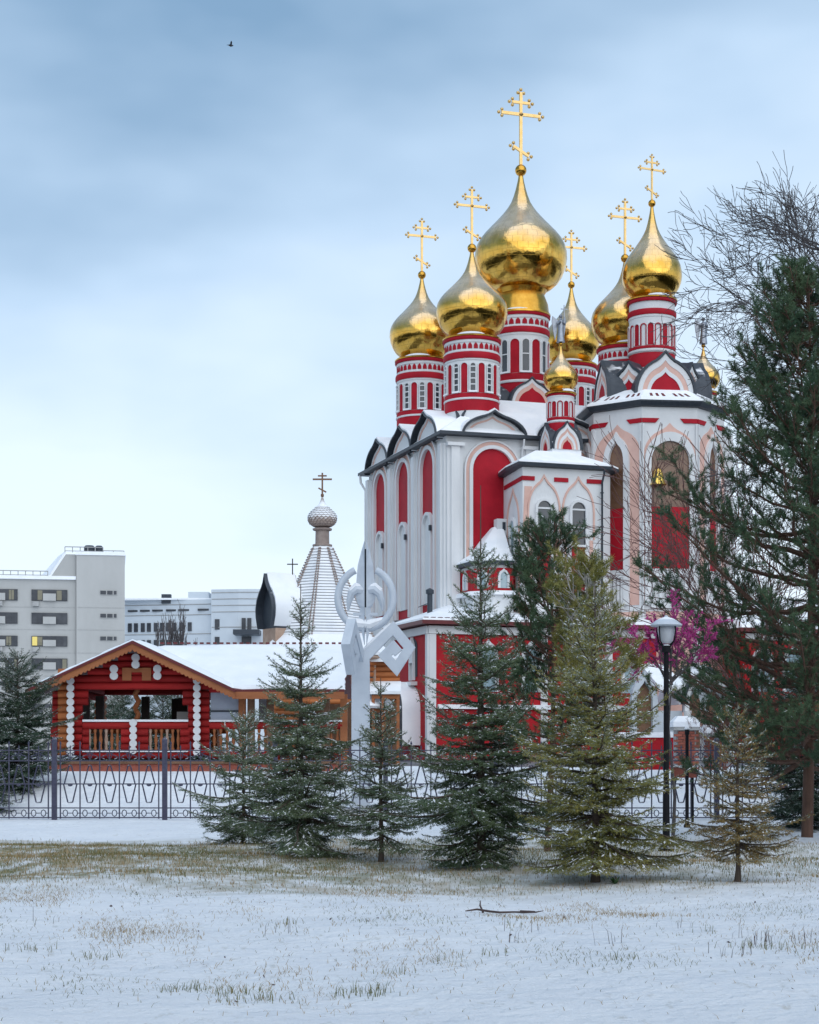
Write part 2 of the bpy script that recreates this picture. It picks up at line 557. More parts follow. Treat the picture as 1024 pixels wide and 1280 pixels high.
# ------------------------------------------------------------------ ground
def build_ground():
    xs = sorted(set([-1500, -800, -400, -200, -100, -60, -40, -30] + [-22 + 0.4 * i for i in range(111)] + [30, 40, 60, 100, 200, 400, 800, 1500]))
    ys = sorted(set([-1500, -800, -400, -200, -100, -50, -20, 0] + [6 + 0.35 * i for i in range(112)] + [45.2, 45.6, 46, 46.5, 47, 47.6, 48, 52, 58, 66, 76, 90, 110, 140, 200, 300, 450, 700, 1500, 2500]))
    mb = MB()
    rows = [[(x, y, hz(x, y)) for x in xs] for y in ys]
    mb.grid(rows)
    m = bpy.data.materials.new('snowy_ground')
    m.use_nodes = True
    n, l = m.node_tree.nodes, m.node_tree.links
    b = n['Principled BSDF']
    b.inputs['Roughness'].default_value = 0.8
    tc = n.new('ShaderNodeTexCoord')
    sep = n.new('ShaderNodeSeparateXYZ')
    l.new(tc.outputs['Object'], sep.inputs[0])

    def noise(sc, det=5, st=(1, 1, 1)):
        mp = n.new('ShaderNodeMapping')
        mp.inputs['Scale'].default_value = st
        l.new(tc.outputs['Object'], mp.inputs[0])
        t = n.new('ShaderNodeTexNoise')
        t.inputs['Scale'].default_value = sc
        t.inputs['Detail'].default_value = det
        t.inputs['Roughness'].default_value = 0.65
        l.new(mp.outputs[0], t.inputs['Vector'])
        return t.outputs['Fac']

    def rng(v, a, b_, lo=0.0, hi=1.0):
        r = n.new('ShaderNodeMapRange')
        r.inputs['From Min'].default_value = a
        r.inputs['From Max'].default_value = b_
        r.inputs['To Min'].default_value = lo
        r.inputs['To Max'].default_value = hi
        l.new(v, r.inputs['Value'])
        return r.outputs[0]

    def mth(op, a, b_):
        q = n.new('ShaderNodeMath')
        q.operation = op
        for k, v in enumerate((a, b_)):
            if isinstance(v, (int, float)):
                q.inputs[k].default_value = v
            else:
                l.new(v, q.inputs[k])
        return q.outputs[0]

    # the strip of short lawn under the trees where the snow lies thin
    y_w = mth('ADD', sep.outputs['Y'], mth('MULTIPLY', mth('SUBTRACT', noise(0.35, 3), 0.5), 7.0))
    strip = mth('MULTIPLY', rng(y_w, 18.6, 21.5), rng(y_w, 32.0, 29.5))
    left = rng(sep.outputs['X'], 9.0, -6.0, 0.30, 1.0)
    thin = mth('MULTIPLY', strip, left)
    bare = mth('MULTIPLY', thin, rng(noise(2.2, 8, (1, 0.55, 1)), 0.33, 0.56))
    fine = mth('MULTIPLY', rng(noise(9.0, 8, (1, 0.4, 1)), 0.58, 0.75), rng(sep.outputs['Y'], 42.0, 38.0))
    bare2 = mth('MAXIMUM', bare, mth('MULTIPLY', fine, 0.42))
    sc = n.new('ShaderNodeMixRGB')
    sc.inputs[1].default_value = (0.78, 0.80, 0.84, 1)
    sc.inputs[2].default_value = (0.88, 0.89, 0.91, 1)
    l.new(rng(noise(1.1, 6), 0.3, 0.7), sc.inputs[0])
    gc = n.new('ShaderNodeMixRGB')
    gc.inputs[1].default_value = (0.15, 0.16, 0.06, 1)
    gc.inputs[2].default_value = (0.36, 0.27, 0.14, 1)
    l.new(rng(noise(0.8, 6), 0.35, 0.65), gc.inputs[0])
    mx = n.new('ShaderNodeMixRGB')
    l.new(bare2, mx.inputs[0])
    l.new(sc.outputs[0], mx.inputs[1])
    l.new(gc.outputs[0], mx.inputs[2])
    l.new(mx.outputs[0], b.inputs['Base Color'])
    bp = n.new('ShaderNodeBump')
    bp.inputs['Strength'].default_value = 0.9
    bp.inputs['Distance'].default_value = 0.08
    l.new(mth('ADD', noise(7.0, 8), mth('MULTIPLY', noise(1.4, 4), 2.0)), bp.inputs['Height'])
    l.new(bp.outputs[0], b.inputs['Normal'])
    o = mb.build('ground', m, None, smooth=True)
    tag(o, 'snow covered ground with short grass showing through', None, None, 'structure')


build_ground()


def reflected_ground():
    q = MB()
    xs = [-22, -8, 6, 20, 34, 48]
    ys = [63, 75, 90, 104, 120, 135]
    q.grid([[(x + 0.8 * math.sin(y), y, hz(x, y) + 0.006) for x in xs] for y in ys])  # dark ground added so the lower domes reflect something dark
    m = mat('added_dark_paving', (0.055, 0.055, 0.06), (0.20, 0.20, 0.21), 0.5, scale=0.35, amt=1.6, bump=0.2, bscale=6)
    o = q.build('added_dark_court', m)
    tag(o, 'dark swept paving around the church', None, None, 'structure')
    q = MB()
    q.grid([[(x, y, hz(x, y) + 0.006) for x in (-300, -60, -20, 0, 20, 60, 300)] for y in (-14, -9, -4)])  # unseen strip behind the viewer, added to darken what the domes mirror
    o = q.build('added_road', m)
    tag(o, 'wet dark road along the park', None, None, 'structure')


reflected_ground()


# ------------------------------------------------------------------ the church
TH = math.radians(18.2)
B0 = Vector((3.9, 110.0, 0))
church = thing('church', 'red and white church with tall golden onion domes and crosses', 'church', B0, TH)


def zpx(py, u, v):
    return Z_at(py, B0.y + math.sin(TH) * u + math.cos(TH) * v)


DOME = [(0.56, -0.68), (0.66, -0.63), (0.80, -0.51), (0.90, -0.36), (0.97, -0.18), (1.0, 0.0), (0.99, 0.16), (0.955, 0.31),
        (0.885, 0.45), (0.79, 0.58), (0.685, 0.70), (0.575, 0.82), (0.47, 0.94), (0.37, 1.06), (0.285, 1.18), (0.21, 1.31), (0.155, 1.46), (0.11, 1.62), (0.07, 1.80), (0.05, 1.92)]


def cross_mesh(mb, z0, H, W, t, mi=0, fancy=True):
    """three-barred cross standing at z0; bars along x"""
    zt = z0 + H
    mb.box((0, 0, (z0 + zt) / 2), (t, t * 0.7, H), mi)
    zm = z0 + 0.70 * H
    mb.box((0, 0, zm), (W, t * 0.72, t), mi)
    zu = z0 + 0.86 * H
    mb.box((0, 0, zu), (W * 0.46, t * 0.74, t * 0.85), mi)
    zl = z0 + 0.20 * H
    T = Matrix.Translation((0, 0, zl)) @ Matrix.Rotation(math.radians(28), 4, 'Y')
    mb.box((0, 0, 0), (W * 0.46, t * 0.76, t * 0.85), mi, T)
    if fancy:
        def knob(x, z, dx, dz):
            for k in (-1, 0, 1):
                px_ = x + (dx * 1.0 if k == 0 else -dx * 0.2) * t * 0.95 + dz * k * t * 1.05
                pz = z + (dz * 1.0 if k == 0 else -dz * 0.2) * t * 0.95 + dx * k * t * 1.05
                mb.lathe([(0.01, -t * 0.62), (t * 0.55, -t * 0.3), (t * 0.62, 0), (t * 0.55, t * 0.3), (0.01, t * 0.62)], 8, (px_, 0, pz), mi)
        knob(0, zt, 0, 1)
        for s in (-1, 1):
            knob(s * W / 2, zm, s, 0)
            knob(s * W * 0.23, zu, s, 0)
            q = T @ Vector((s * W * 0.23, 0, 0))
            knob(q.x, q.z, s, 0)
        mb.lathe([(0.01, -t * 1.1), (t, 0), (0.01, t * 1.1)], 8, (0, 0, zm), mi)


def drum(u, v, zr, r, R, up, Hc, Wc, n, bands, arches, style, skirt=None, zc=None, top='cross', face=0.0, depth=4.6):
    """cylindrical drum with onion dome. zr: height of the rim; bands: (dr, z0, z1, material) under it"""
    mb = MB()
    mb.lathe([(r, -depth), (r, 0.02)], 40)
    d = mb.build('drum', M['white'], church, True, (u, v, zr), face)
    for dr, z0, z1, m in bands:
        q = MB()
        q.lathe([(r - 0.05, z0), (r + dr * 0.75, z0), (r + dr, z0 + 0.25 * (z1 - z0)), (r + dr, z1 - 0.2 * (z1 - z0)), (r + dr * 0.7, z1), (r - 0.05, z1)], 40, cap=False)
        q.build('moulding_band', M[m], d, True)
    if style.get('teeth'):
        q = MB()
        z0, z1 = style['teeth']
        nt = style.get('nteeth', 30)
        w = 2 * PI * r / nt
        for k in range(nt):
            mp = cyl(r, 2 * PI * k / nt)
            q.plate(arch(w * 0.72, z0, z0 + (z1 - z0) * 0.4, (z1 - z0) * 0.6, True, 6), mp, 0.0, 0.035)
        q.build('tooth_frieze', M['red'], d)
    z0, z1 = arches
    pitch = 2 * PI / n
    for k in range(n):
        ph = pitch * k + style.get('shift', 0.0)
        a = (ph + PI) % (2 * PI) - PI
        if abs(a) > math.radians(112):
            continue
        mp = cyl(r, ph)
        w = pitch * r * style['w']
        if k % 2 == style.get('par', 0):
            q = MB()
            q.plate(arch(w, z0, z1 - w / 2, n=10), mp, 0.0, 0.03)
            q.build('arch_panel', M['red'], d)
            q = MB()
            q.ring(arch(w, z0, z1 - w / 2, n=10), arch(w * 1.3, z0, z1 - w / 2, w * 0.65, n=10), mp, 0.0, 0.09)
            q.build('arch_moulding', M['white'], d)
        else:
            if style['win'] == 'glass':
                w2 = w * 0.72
                q = MB()
                q.plate(arch(w2, z0 + 0.1, z1 - w2 / 2 - 0.03, n=10), mp, 0.0, 0.02, 1)
                q.ring(arch(w2, z0 + 0.1, z1 - w2 / 2 - 0.03, n=10), arch(w2 * 1.45, z0 + 0.1, z1 - w2 / 2 - 0.03, w2 * 0.72, n=10), mp, 0.0, 0.10, 0)
                zz = z0 + 0.1
                step = (z1 - z0) / style.get('bars', 3)
                for i in range(1, style.get('bars', 3)):
                    q.prism([(-w2 / 2, zz + i * step), (w2 / 2, zz + i * step), (w2 / 2, zz + i * step + 0.07), (-w2 / 2, zz + i * step + 0.07)], mp, 0.02, 0.06, 0)
                q.prism([(-w2 * 0.85, z0), (w2 * 0.85, z0), (w2 * 0.85, z0 + 0.1), (-w2 * 0.85, z0 + 0.1)], mp, 0.0, 0.15, 2)
                q.build('window', [M['white'], M['glass'], M['roof_snow']], d)
            else:
                q = MB()
                q.ring(arch(w * 0.78, z0, z1 - w / 2, w * 0.4, n=10), arch(w * 1.12, z0, z1 - w / 2, w * 0.56, n=10), mp, 0.0, 0.06, 0)
                q.build('blind_arch', M['red'], d)
    # gilded skirt, dome, ball, finial
    q = MB()
    if skirt is None:
        skirt = [(r + 0.16, 0.0), (r + 0.17, 0.07), (r + 0.06, 0.16), (R * 0.62, 0.24), (R * 0.58, 0.36)]
    q.lathe(skirt, 48, cap=False)
    q.build('dome_skirt', M['gold_trim'], d, True)
    if zc is None:
        zc = 0.27 + 0.66 * R
    q = MB()
    prof = [(a * R, zc + (b if b < 0 else b * up) * R) for a, b in DOME]
    q.lathe(prof, 64)
    q.build('dome', M['gold'], d, True)
    zb = zc + 1.92 * up * R
    rb = 0.125 * R
    q = MB()
    q.lathe([(0.055 * R, zb - 0.03)] + [(max(0.01, rb * math.sin(a)), zb + rb - rb * math.cos(a)) for a in [PI * i / 10 for i in range(1, 10)]] + [(0.03 * R, zb + 2 * rb)], 20)
    q.build('finial_ball', M['gold_trim'], d, True)
    if top == 'cross':
        q = MB()
        cross_mesh(q, zb + 1.8 * rb, Hc, Wc, 0.040 * Hc)
        q.build('cross', M['cross_gold'], d)
    elif top == 'angel':
        q = MB()
        z = zb + 1.9 * rb
        s = Hc / 2.0
        q.lathe([(0.26 * s, z), (0.22 * s, z + 0.3 * s), (0.17 * s, z + 0.8 * s), (0.2 * s, z + 1.15 * s), (0.19 * s, z + 1.3 * s), (0.07 * s, z + 1.4 * s), (0.06 * s, z + 1.45 * s), (0.11 * s, z + 1.54 * s), (0.11 * s, z + 1.62 * s), (0.02 * s, z + 1.7 * s)], 12)
        for sx in (-1, 1):
            pl = [(0.1, 1.35), (0.42, 1.62), (0.46, 1.3), (0.40, 0.8), (0.28, 0.15), (0.18, 0.6)]
            q.prism([(sx * a * s, z + b * s) for a, b in pl], flat((0, 0.14 * s, 0), (1, 0.25 * sx, 0), (0, 1, 0)), 0, 0.07 * s)
            q.tube([(sx * 0.17 * s, 0, z + 1.28 * s), (sx * 0.24 * s, -0.12 * s, z + 1.05 * s), (sx * 0.10 * s, -0.28 * s, z + 1.2 * s)], 0.05 * s, 6)
        q.box((0.1 * s, -0.3 * s, z + 1.65 * s), (0.05 * s, 0.05 * s, 1.1 * s))
        q.box((0.1 * s, -0.3 * s, z + 1.95 * s), (0.42 * s, 0.05 * s, 0.05 * s))
        q.build('angel_statue', M['silver'], d, True)
    # snow caught on the rim
    q = MB()
    a0 = random.uniform(-1.1, -0.2)
    rows = []
    for k in range(9):
        t = k / 8
        ph = a0 + 1.0 * t
        hh = 0.16 * math.sin(PI * t) ** 0.6 + 0.002
        rows.append([Vector((rr * math.sin(ph), -rr * math.cos(ph), zz)) for rr, zz in ((r + 0.15, 0.10), (r + 0.13, 0.10 + hh * 0.8), (r * 0.93, 0.13 + hh), (R * 0.6, 0.3))])
    q.grid(rows)
    q.build('rim_snow', M['roof_snow'], d, True)
    return d


def kokoshnik(name, org, t, nrm, w, rise, depth, layers, parent=church, ov=0.12, edge=0.10, roofmat='dark_metal', tail=True, leg=0.0, snow=False):
    """keel-arched gable: plate, nested bands, dark edge and a barrel roof running back by depth"""
    mp = flat(org, t, nrm)
    q = MB()
    outer = arch(w, -leg, 0, rise, True, 20)
    q.plate(outer, mp, -0.25, 0.0)
    g = q.build(name, M['white'], parent)
    for (a, b, d, m) in layers:
        q = MB()
        pa = arch(w * a, -leg, 0, rise * a, True, 20)
        if b <= 0:
            q.plate(pa, mp, 0.0, d)
            q.build('arch_panel', M[m], g)
        else:
            q.ring(pa, arch(w * b, -leg, 0, rise * b, True, 20), mp, 0.0, d)
            q.build('arch_band', M[m], g)
    big = [(x * (1 + 2 * edge / w), z + edge * (0.4 + 0.6 * max(0, z) / rise)) for x, z in outer]
    q = MB()
    q.ring(outer, big, mp, -0.1, ov)
    q.build('edge_flashing', M['fascia'], g)
    q = MB()
    big2 = [(x * (1 + 2 * (edge * 0.92) / w), z + (edge * 0.92) * (0.4 + 0.6 * max(0, z) / rise)) for x, z in outer]
    q.ring(outer, big2, mp, -depth, ov - 0.04)
    q.build('barrel_roof', M[roofmat], g, True)
    if snow:
        q = MB()
        big3 = [(x * (1 + 2 * (edge * 0.95 + 0.06) / w), z + (edge * 0.95 + 0.13) * (0.4 + 0.6 * max(0, z) / rise)) for x, z in outer]
        q.ring(big2, big3, mp, -depth, ov - 0.10)
        q.build('snow_blanket', M['roof_snow'], g, True)
    return g


U, V_ = Vector((1, 0, 0)), Vector((0, 1, 0))
FR = (Vector((1, 0, 0)), Vector((0, -1, 0)))       # front: tangent, normal
LF = (Vector((0, -1, 0)), Vector((-1, 0, 0)))      # left side
RT = (Vector((0, 1, 0)), Vector((1, 0, 0)))
BK = (Vector((-1, 0, 0)), Vector((0, 1, 0)))
UA, UB, VA, VB, EZ = -2.6, 13.1, -2.6, 13.6, 20.75


def main_body():
    q = MB()
    q.box(((UA + UB) / 2, (VA + VB) / 2, EZ / 2), (UB - UA, VB - VA, EZ))
    wall = q.build('main_wall', M['white'], church)
    fl = flat((UA, 0, 0), *LF)
    for vc in (0.55, 5.5, 10.5):
        zs, z0 = 19.15, 10.2
        q = MB()
        w = 2.5
        a = arch(w, z0, zs)
        q.plate([(x - vc, z) for x, z in a] if False else a, lambda x, d, z, vc=vc: fl(x - vc, d, z), 0.0, 0.03)
        q.build('arch_panel', M['red'], wall)
        mp = (lambda vc: (lambda x, d, z: fl(x - vc, d, z)))(vc)
        q = MB()
        q.ring(a, arch(w + 0.5, z0, zs), mp, 0.0, 0.24)
        q.build('arch_moulding', M['white'], wall)
        q = MB()
        q.ring(arch(w + 0.5, z0, zs), arch(w + 1.15, z0, zs), mp, 0.0, 0.13)
        q.build('arch_border', M['pink'], wall)
        q = MB()
        q.ring(arch(w + 1.15, z0, zs), arch(w + 1.4, z0, zs), mp, 0.0, 0.22)
        q.build('arch_moulding', M['white'], wall)
        # tall white blind niche in the lower half of the panel
        q = MB()
        nz = 16.3
        q.plate(arch(1.35, 10.75, nz - 0.68), mp, 0.03, 0.09)
        q.ring(arch(1.35, 10.75, nz - 0.68), arch(1.75, 10.75, nz - 0.68), mp, 0.03, 0.26)
        q.build('blind_niche', M['white'], wall)
        q = MB()
        q.box((0, 0, 0), (0.16, 0.16, 0.34), T=Matrix.Translation(mp(0.95, 0.30, nz - 0.9)))
        q.build('floodlight', M['fascia'], wall)
        # scalloped gable over the bay
        kokoshnik('gable', (UA - 0.06, vc, EZ - 0.05), *LF, 4.9, 1.95, 4.0, [(0.97, 0.88, 0.05, 'white'), (0.88, 0.80, 0.04, 'pink')], ov=0.45, edge=0.10, leg=0.05, roofmat='fascia', snow=True)
    for vv in (-2.15, 3.03, 8.0, 13.05):
        for dv, wd, dp in ((0, 1.05, 0.18), (0, 0.6, 0.34)):
            q = MB()
            wd2 = wd if abs(vv - 5.5) < 4 else wd * 0.85
            q.box((UA - dp / 2, vv + dv, (9.9 + EZ) / 2 - 0.3), (dp, wd2, EZ - 9.9 - 0.3))
            q.build('pilaster', M['white'], wall)
    # front
    fr = flat((0, VA, 0), *FR)
    for uc, w, zs in ((0.35, 2.65, 18.75), (5.25, 2.65, 18.75), (10.4, 2.65, 18.75)):
        z0 = 10.2
        mp = (lambda uc: (lambda x, d, z: fr(x + uc, d, z)))(uc)
        q = MB()
        q.plate(arch(w, z0, zs), mp, 0, 0.03)
        q.build('arch_panel', M['red'], wall)
        q = MB()
        q.ring(arch(w, z0, zs), arch(w + 0.42, z0, zs), mp, 0, 0.26)
        q.build('arch_moulding', M['white'], wall)
        q = MB()
        q.ring(arch(w + 0.42, z0, zs), arch(w + 0.86, z0, zs), mp, 0, 0.14)
        q.build('arch_border', M['pink'], wall)
        q = MB()
        q.ring(arch(w + 0.86, z0, zs), arch(w + 1.05, z0, zs), mp, 0, 0.22)
        q.build('arch_moulding', M['white'], wall)
        kokoshnik('gable', (uc, VA - 0.06, EZ + 0.02), *FR, 4.0, 1.5, 4.0, [(0.95, 0.86, 0.05, 'white'), (0.86, 0.78, 0.04, 'pink')], ov=0.5, edge=0.13, roofmat='fascia', snow=True)
    for uu, wd in ((-2.12, 1.0), (2.75, 1.0), (7.9, 1.0), (12.6, 1.0)):
        for k, (w2, dp) in enumerate(((wd, 0.18), (wd * 0.55, 0.34))):
            q = MB()
            q.box((uu, VA - dp / 2, (9.9 + EZ) / 2 - 0.3), (w2, dp, EZ - 9.9 - 0.3))
            q.build('pilaster', M['white'], wall)
        q = MB()
        q.box((uu, VA - 0.24, EZ - 0.55), (wd + 0.1, 0.48, 0.2))
        q.build('pilaster_cap', M['white'], wall)
    # eaves between the gables
    q = MB()
    o_, i_ = 0.62, -0.1
    for (x0, x1, y0, y1) in ((UA - o_, UB + o_, VA - o_, VA - i_), (UA - o_, UB + o_, VB + i_, VB + o_)):
        q.box(((x0 + x1) / 2, (y0 + y1) / 2, EZ + 0.09), (x1 - x0, y1 - y0, 0.2))
    for (x0, x1, y0, y1) in ((UA - o_, UA - i_, VA - i_ + 0.003, VB + i_ - 0.003), (UB + i_, UB + o_, VA - i_ + 0.003, VB + i_ - 0.003)):
        q.box(((x0 + x1) / 2, (y0 + y1) / 2, EZ + 0.09), (x1 - x0, y1 - y0, 0.2))
    q.build('eave', M['fascia'], church)
    q = MB()
    a = (UA - 0.5, UB + 0.5, VA - 0.5, VB + 0.5)
    b = (2.2, 8.4, 1.8, 8.2)
    rows = []
    for t, z in ((0, EZ + 0.2), (0.05, EZ + 0.42), (0.5, EZ + 2.0), (1.0, EZ + 3.3)):
        x0, x1, y0, y1 = [p + (s - p) * t for p, s in zip(a, b)]
        rows.append([(x0, y0, z), (x1, y0, z), (x1, y1, z), (x0, y1, z)])
    q.grid(rows, True)
    q.face(rows[-1])
    q.build('main_roof', M['roof_snow'], church)
    # downpipe at the far left corner
    q = MB()
    q.tube([(UA - 0.55, VB + 0.3, EZ), (UA - 0.5, VB + 0.3, EZ - 0.5), (UA - 0.2, VB + 0.1, EZ - 1.1), (UA - 0.2, VB + 0.1, 9.5)], 0.09, 8)
    q.build('downpipe', M['white'], church, True)


def drum_base(u, v, half, z0, z1, w, rise, layers, dep=1.2, ov=0.1):
    q = MB()
    q.box((u, v, (z0 + z1) / 2), (2 * half - 0.02, 2 * half - 0.02, z1 - z0))
    q.build('drum_base', M['roof_snow'], church)
    for t, nn in (FR, LF, RT):
        kokoshnik('kokoshnik', Vector((u, v, z1 - 0.05)) + nn * half, t, nn, w, rise, dep, layers, ov=ov, edge=0.12)


random.seed(4)
main_body()
LAY = [(0.97, 0.80, 0.05, 'white'), (0.80, 0.0, 0.02, 'pink')]
ST = dict(w=0.76, win='glass', teeth=(-0.80, -0.42), nteeth=30, bars=5)
BANDS = [(0.15, -0.22, 0.0, 'red'), (0.06, -0.40, -0.22, 'white'), (0.05, -0.98, -0.84, 'white'), (0.12, -1.38, -0.98, 'red'), (0.05, -1.5, -1.38, 'white'),
         (0.04, -3.80, -3.52, 'red'), (0.09, -3.92, -3.80, 'white'), (0.03, -4.6, -3.92, 'red')]
ARC = (-3.5, -1.68)
for (u, v, py, R, up, ball) in ((0, 0, 427, 2.25, 0.88, 0), (0, 9.8, 453, 2.2, 0.93, 0), (10.5, 0, 437, 2.18, 0.93, 0), (11.0, 9.8, 459, 1.98, 1.03, 0)):
    zr = zpx(py, u, v)
    drum(u, v, zr, 1.68, R, up, 3.45, 2.0, 20, BANDS, ARC, dict(ST, par=0), depth=5.2)
    drum_base(u, v, 1.32, 20.9, zr - 5.55, 2.35, 1.75, LAY, 1.3)
zr = zpx(397, 5.25, 4.9)
drum(5.25, 4.9, zr, 1.80, 3.06, 0.94, 4.85, 2.75, 16,
     [(0.15, -0.2, 0.0, 'red'), (0.06, -0.4, -0.2, 'white'), (0.05, -0.98, -0.86, 'white'), (0.12, -1.36, -0.98, 'red'), (0.05, -1.5, -1.36, 'white'),
      (0.04, -4.45, -4.02, 'red'), (0.10, -4.62, -4.45, 'white'), (0.03, -5.6, -4.62, 'red')],
     (-4.0, -1.8), dict(w=0.84, win='glass', teeth=(-0.82, -0.42), nteeth=26, bars=2, par=0, shift=0.19),
     skirt=[(1.96, 0.0), (1.97, 0.1), (1.86, 0.28), (1.80, 0.8), (1.62, 1.25), (1.55, 1.45), (1.66, 1.62), (1.72, 1.75), (1.62, 1.86)], zc=3.82, depth=6.2)
drum_base(5.25, 4.9, 1.95, 23.3, zr - 6.1, 2.9, 1.75, [(0.97, 0.84, 0.05, 'white'), (0.84, 0.66, 0.03, 'pink'), (0.66, 0.0, 0.02, 'red')], 1.6)


# bell tower: octagon, slightly turned
def bell_tower():
    ap, ztop = 4.12, 22.45
    cu, cv = 10.7, -3.5
    rz = math.radians(7) - TH
    k8 = 1 / math.cos(PI / 8)
    q = MB()
    q.lathe([(ap * k8, 0), (ap * k8, ztop)], 8, a0=PI / 8)
    tw = q.build('bell_tower', M['white'], church, False, (cu, cv, 0), rz)
    q = MB()
    q.lathe([(ap * k8, ztop - 0.15), ((ap + 0.25) * k8, ztop - 0.1), ((ap + 0.42) * k8, ztop + 0.12), ((ap + 0.42) * k8, ztop + 0.25), ((ap + 0.2) * k8, ztop + 0.27)], 8, a0=PI / 8, cap=False)
    q.build('eave', M['fascia'], tw)
    q = MB()
    q.lathe([((ap + 0.47) * k8, ztop + 0.2), ((ap + 0.40) * k8, ztop + 0.36), (2.9 * k8, ztop + 1.25)], 8, a0=PI / 8)
    q.build('tower_roof', M['roof_snow'], tw)
    # dark seams where the snow slid off
    q = MB()
    for k in range(8):
        for i in range(-4, 5):
            ph = k * PI / 4
            t_ = Vector((math.cos(ph), math.sin(ph), 0))
            n_ = Vector((math.sin(ph), -math.cos(ph), 0))
            if abs(i) < 5 and (i * 7 + k * 3) % 4 != 0:
                x = i * 0.4
                for (p0, p1) in ((0.12, 0.42),):
                    def P(s, dx, dz):
                        a_ = (ap + 0.40) + (2.9 - ap - 0.40) * s
                        return n_ * a_ + t_ * (x * (1 - 0.3 * s) + dx) + Vector((0, 0, ztop + 0.36 + 0.89 * s + dz))
                    q.face([P(p0, -0.09, 0.02), P(p0, 0.09, 0.02), P(p1, 0.12 - 0.3 * 0.3, 0.02), P(p1, -0.12, 0.02)])
    tag(q.build('bare_roof_patches', M['maroon'], tw), kind='stuff')
    for k in (-2, -1, 0, 1, 2):
        ph = k * PI / 4
        t_ = Vector((math.cos(ph), math.sin(ph), 0))
        n_ = Vector((math.sin(ph), -math.cos(ph), 0))
        mp = flat(n_ * ap, t_, n_)
        wide = k % 2 == 0
        w = 2.35 if wide else 1.05
        zs, z0 = (19.05, 10.4) if wide else (19.1, 10.4)
        rise = 1.2 if wide else 1.3
        # pink spandrel field
        q = MB()
        q.ring(arch(w + 0.75, z0, zs, rise + 0.55, not wide), arch(3.2, z0, zs + 0.35, 1.95, True), mp, 0, 0.04)
        q.build('spandrel_panel', M['pink'], tw)
        q = MB()
        q.ring(arch(w, z0, zs, rise, not wide), arch(w + 0.75, z0, zs, rise + 0.55, not wide), mp, 0, 0.22)
        q.build('arch_moulding', M['white'], tw)
        q = MB()
        zp = 16.3
        q.plate(arch(w, zp, zs, rise, not wide), mp, 0, 0.02)
        q.build('arch_glazing', M['brown_glass'], tw)
        q = MB()
        q.prism([(-w / 2, 12.6), (w / 2, 12.6), (w / 2, zp), (-w / 2, zp)], mp, 0, 0.06)
        q.build('arch_panel', M['red'], tw)
        q = MB()
        nb = 6 if wide else 4
        for i in range(nb):
            x = -w / 2 + (i + 0.5) * w / nb
            q.prism([(x - 0.07, 10.5), (x + 0.07, 10.5), (x + 0.09, 11.3), (x + 0.06, 12.1), (x - 0.06, 12.1), (x - 0.09, 11.3)], mp, 0.02, 0.16)
        q.prism([(-w / 2, 12.1), (w / 2, 12.1), (w / 2, 12.55), (-w / 2, 12.55)], mp, 0.02, 0.2)
        q.prism([(-w / 2, 10.2), (w / 2, 10.2), (w / 2, 10.5), (-w / 2, 10.5)], mp, 0.02, 0.2)
        q.build('balustrade', M['white'], tw)
        for sx in (-1, 1):
            q = MB()
            q.prism([(sx * 0.88, 21.35), (sx * 1.70, 21.35), (sx * 1.70, 21.62), (sx * 0.65, 21.62)], mp, 0, 0.07)
            q.build('frieze_band', M['red'], tw)
        q = MB()
        for sx in (-1, 1):
            q.prism([(sx * 1.60, 0), (sx * 1.69, 0), (sx * 1.69, 21.3), (sx * 1.60, 21.3)], mp, 0, 0.12)
        q.build('pilaster', M['white'], tw)
        q = MB()
        q.prism([(-1.45, 1.0), (1.45, 1.0), (1.45, 10.0), (-1.45, 10.0)], mp, 0, 0.05)
        q.build('lower_panel', M['pink'], tw)
    # a brass bell in the front arch, hung just outside the glazing
    q = MB()
    q.lathe([(0.05, 1.0), (0.16, 0.95), (0.26, 0.75), (0.32, 0.4), (0.42, 0.12), (0.52, 0.0), (0.46, 0.0)], 20, (-0.82, -ap - 0.42, 17.55))
    q.tube([(-0.82, -ap - 0.42, 18.5), (-0.82, -ap + 0.05, 18.75)], 0.04, 6)
    q.build('bell', M['bell'], tw, True)
    # tier of kokoshniks
    for k in range(-3, 4):
        ph = k * PI / 4
        t_ = Vector((math.cos(ph), math.sin(ph), 0))
        n_ = Vector((math.sin(ph), -math.cos(ph), 0))
        wide = k % 2 == 0
        kokoshnik('kokoshnik', n_ * (3.15 if wide else 2.75) + Vector((0, 0, 23.25)), t_, n_, 3.55 if wide else 2.35, 2.55 if wide else 2.15, 2.0,
                  [(0.98, 0.82, 0.07, 'white'), (0.82, 0.66, 0.04, 'pink'), (0.66, 0.54, 0.07, 'white'), (0.54, 0.0, 0.03, 'red')], parent=tw, ov=0.14, edge=0.16)
    return cu, cv


bell_tower()
zr = zpx(378, 10.7, -3.5)
d = drum(10.7, -3.5, zr, 1.42, 1.87, 1.24, 2.75, 1.75, 20,
         [(0.13, -0.22, 0.0, 'red'), (0.1, -1.05, -0.70, 'red'), (0.04, -1.2, -1.05, 'white'), (0.05, -3.15, -2.98, 'red'), (0.10, -3.35, -3.2, 'white'), (0.03, -4.3, -3.4, 'red')],
         (-2.95, -1.62), dict(w=0.8, win='blind', par=0), depth=4.4, face=0.12)


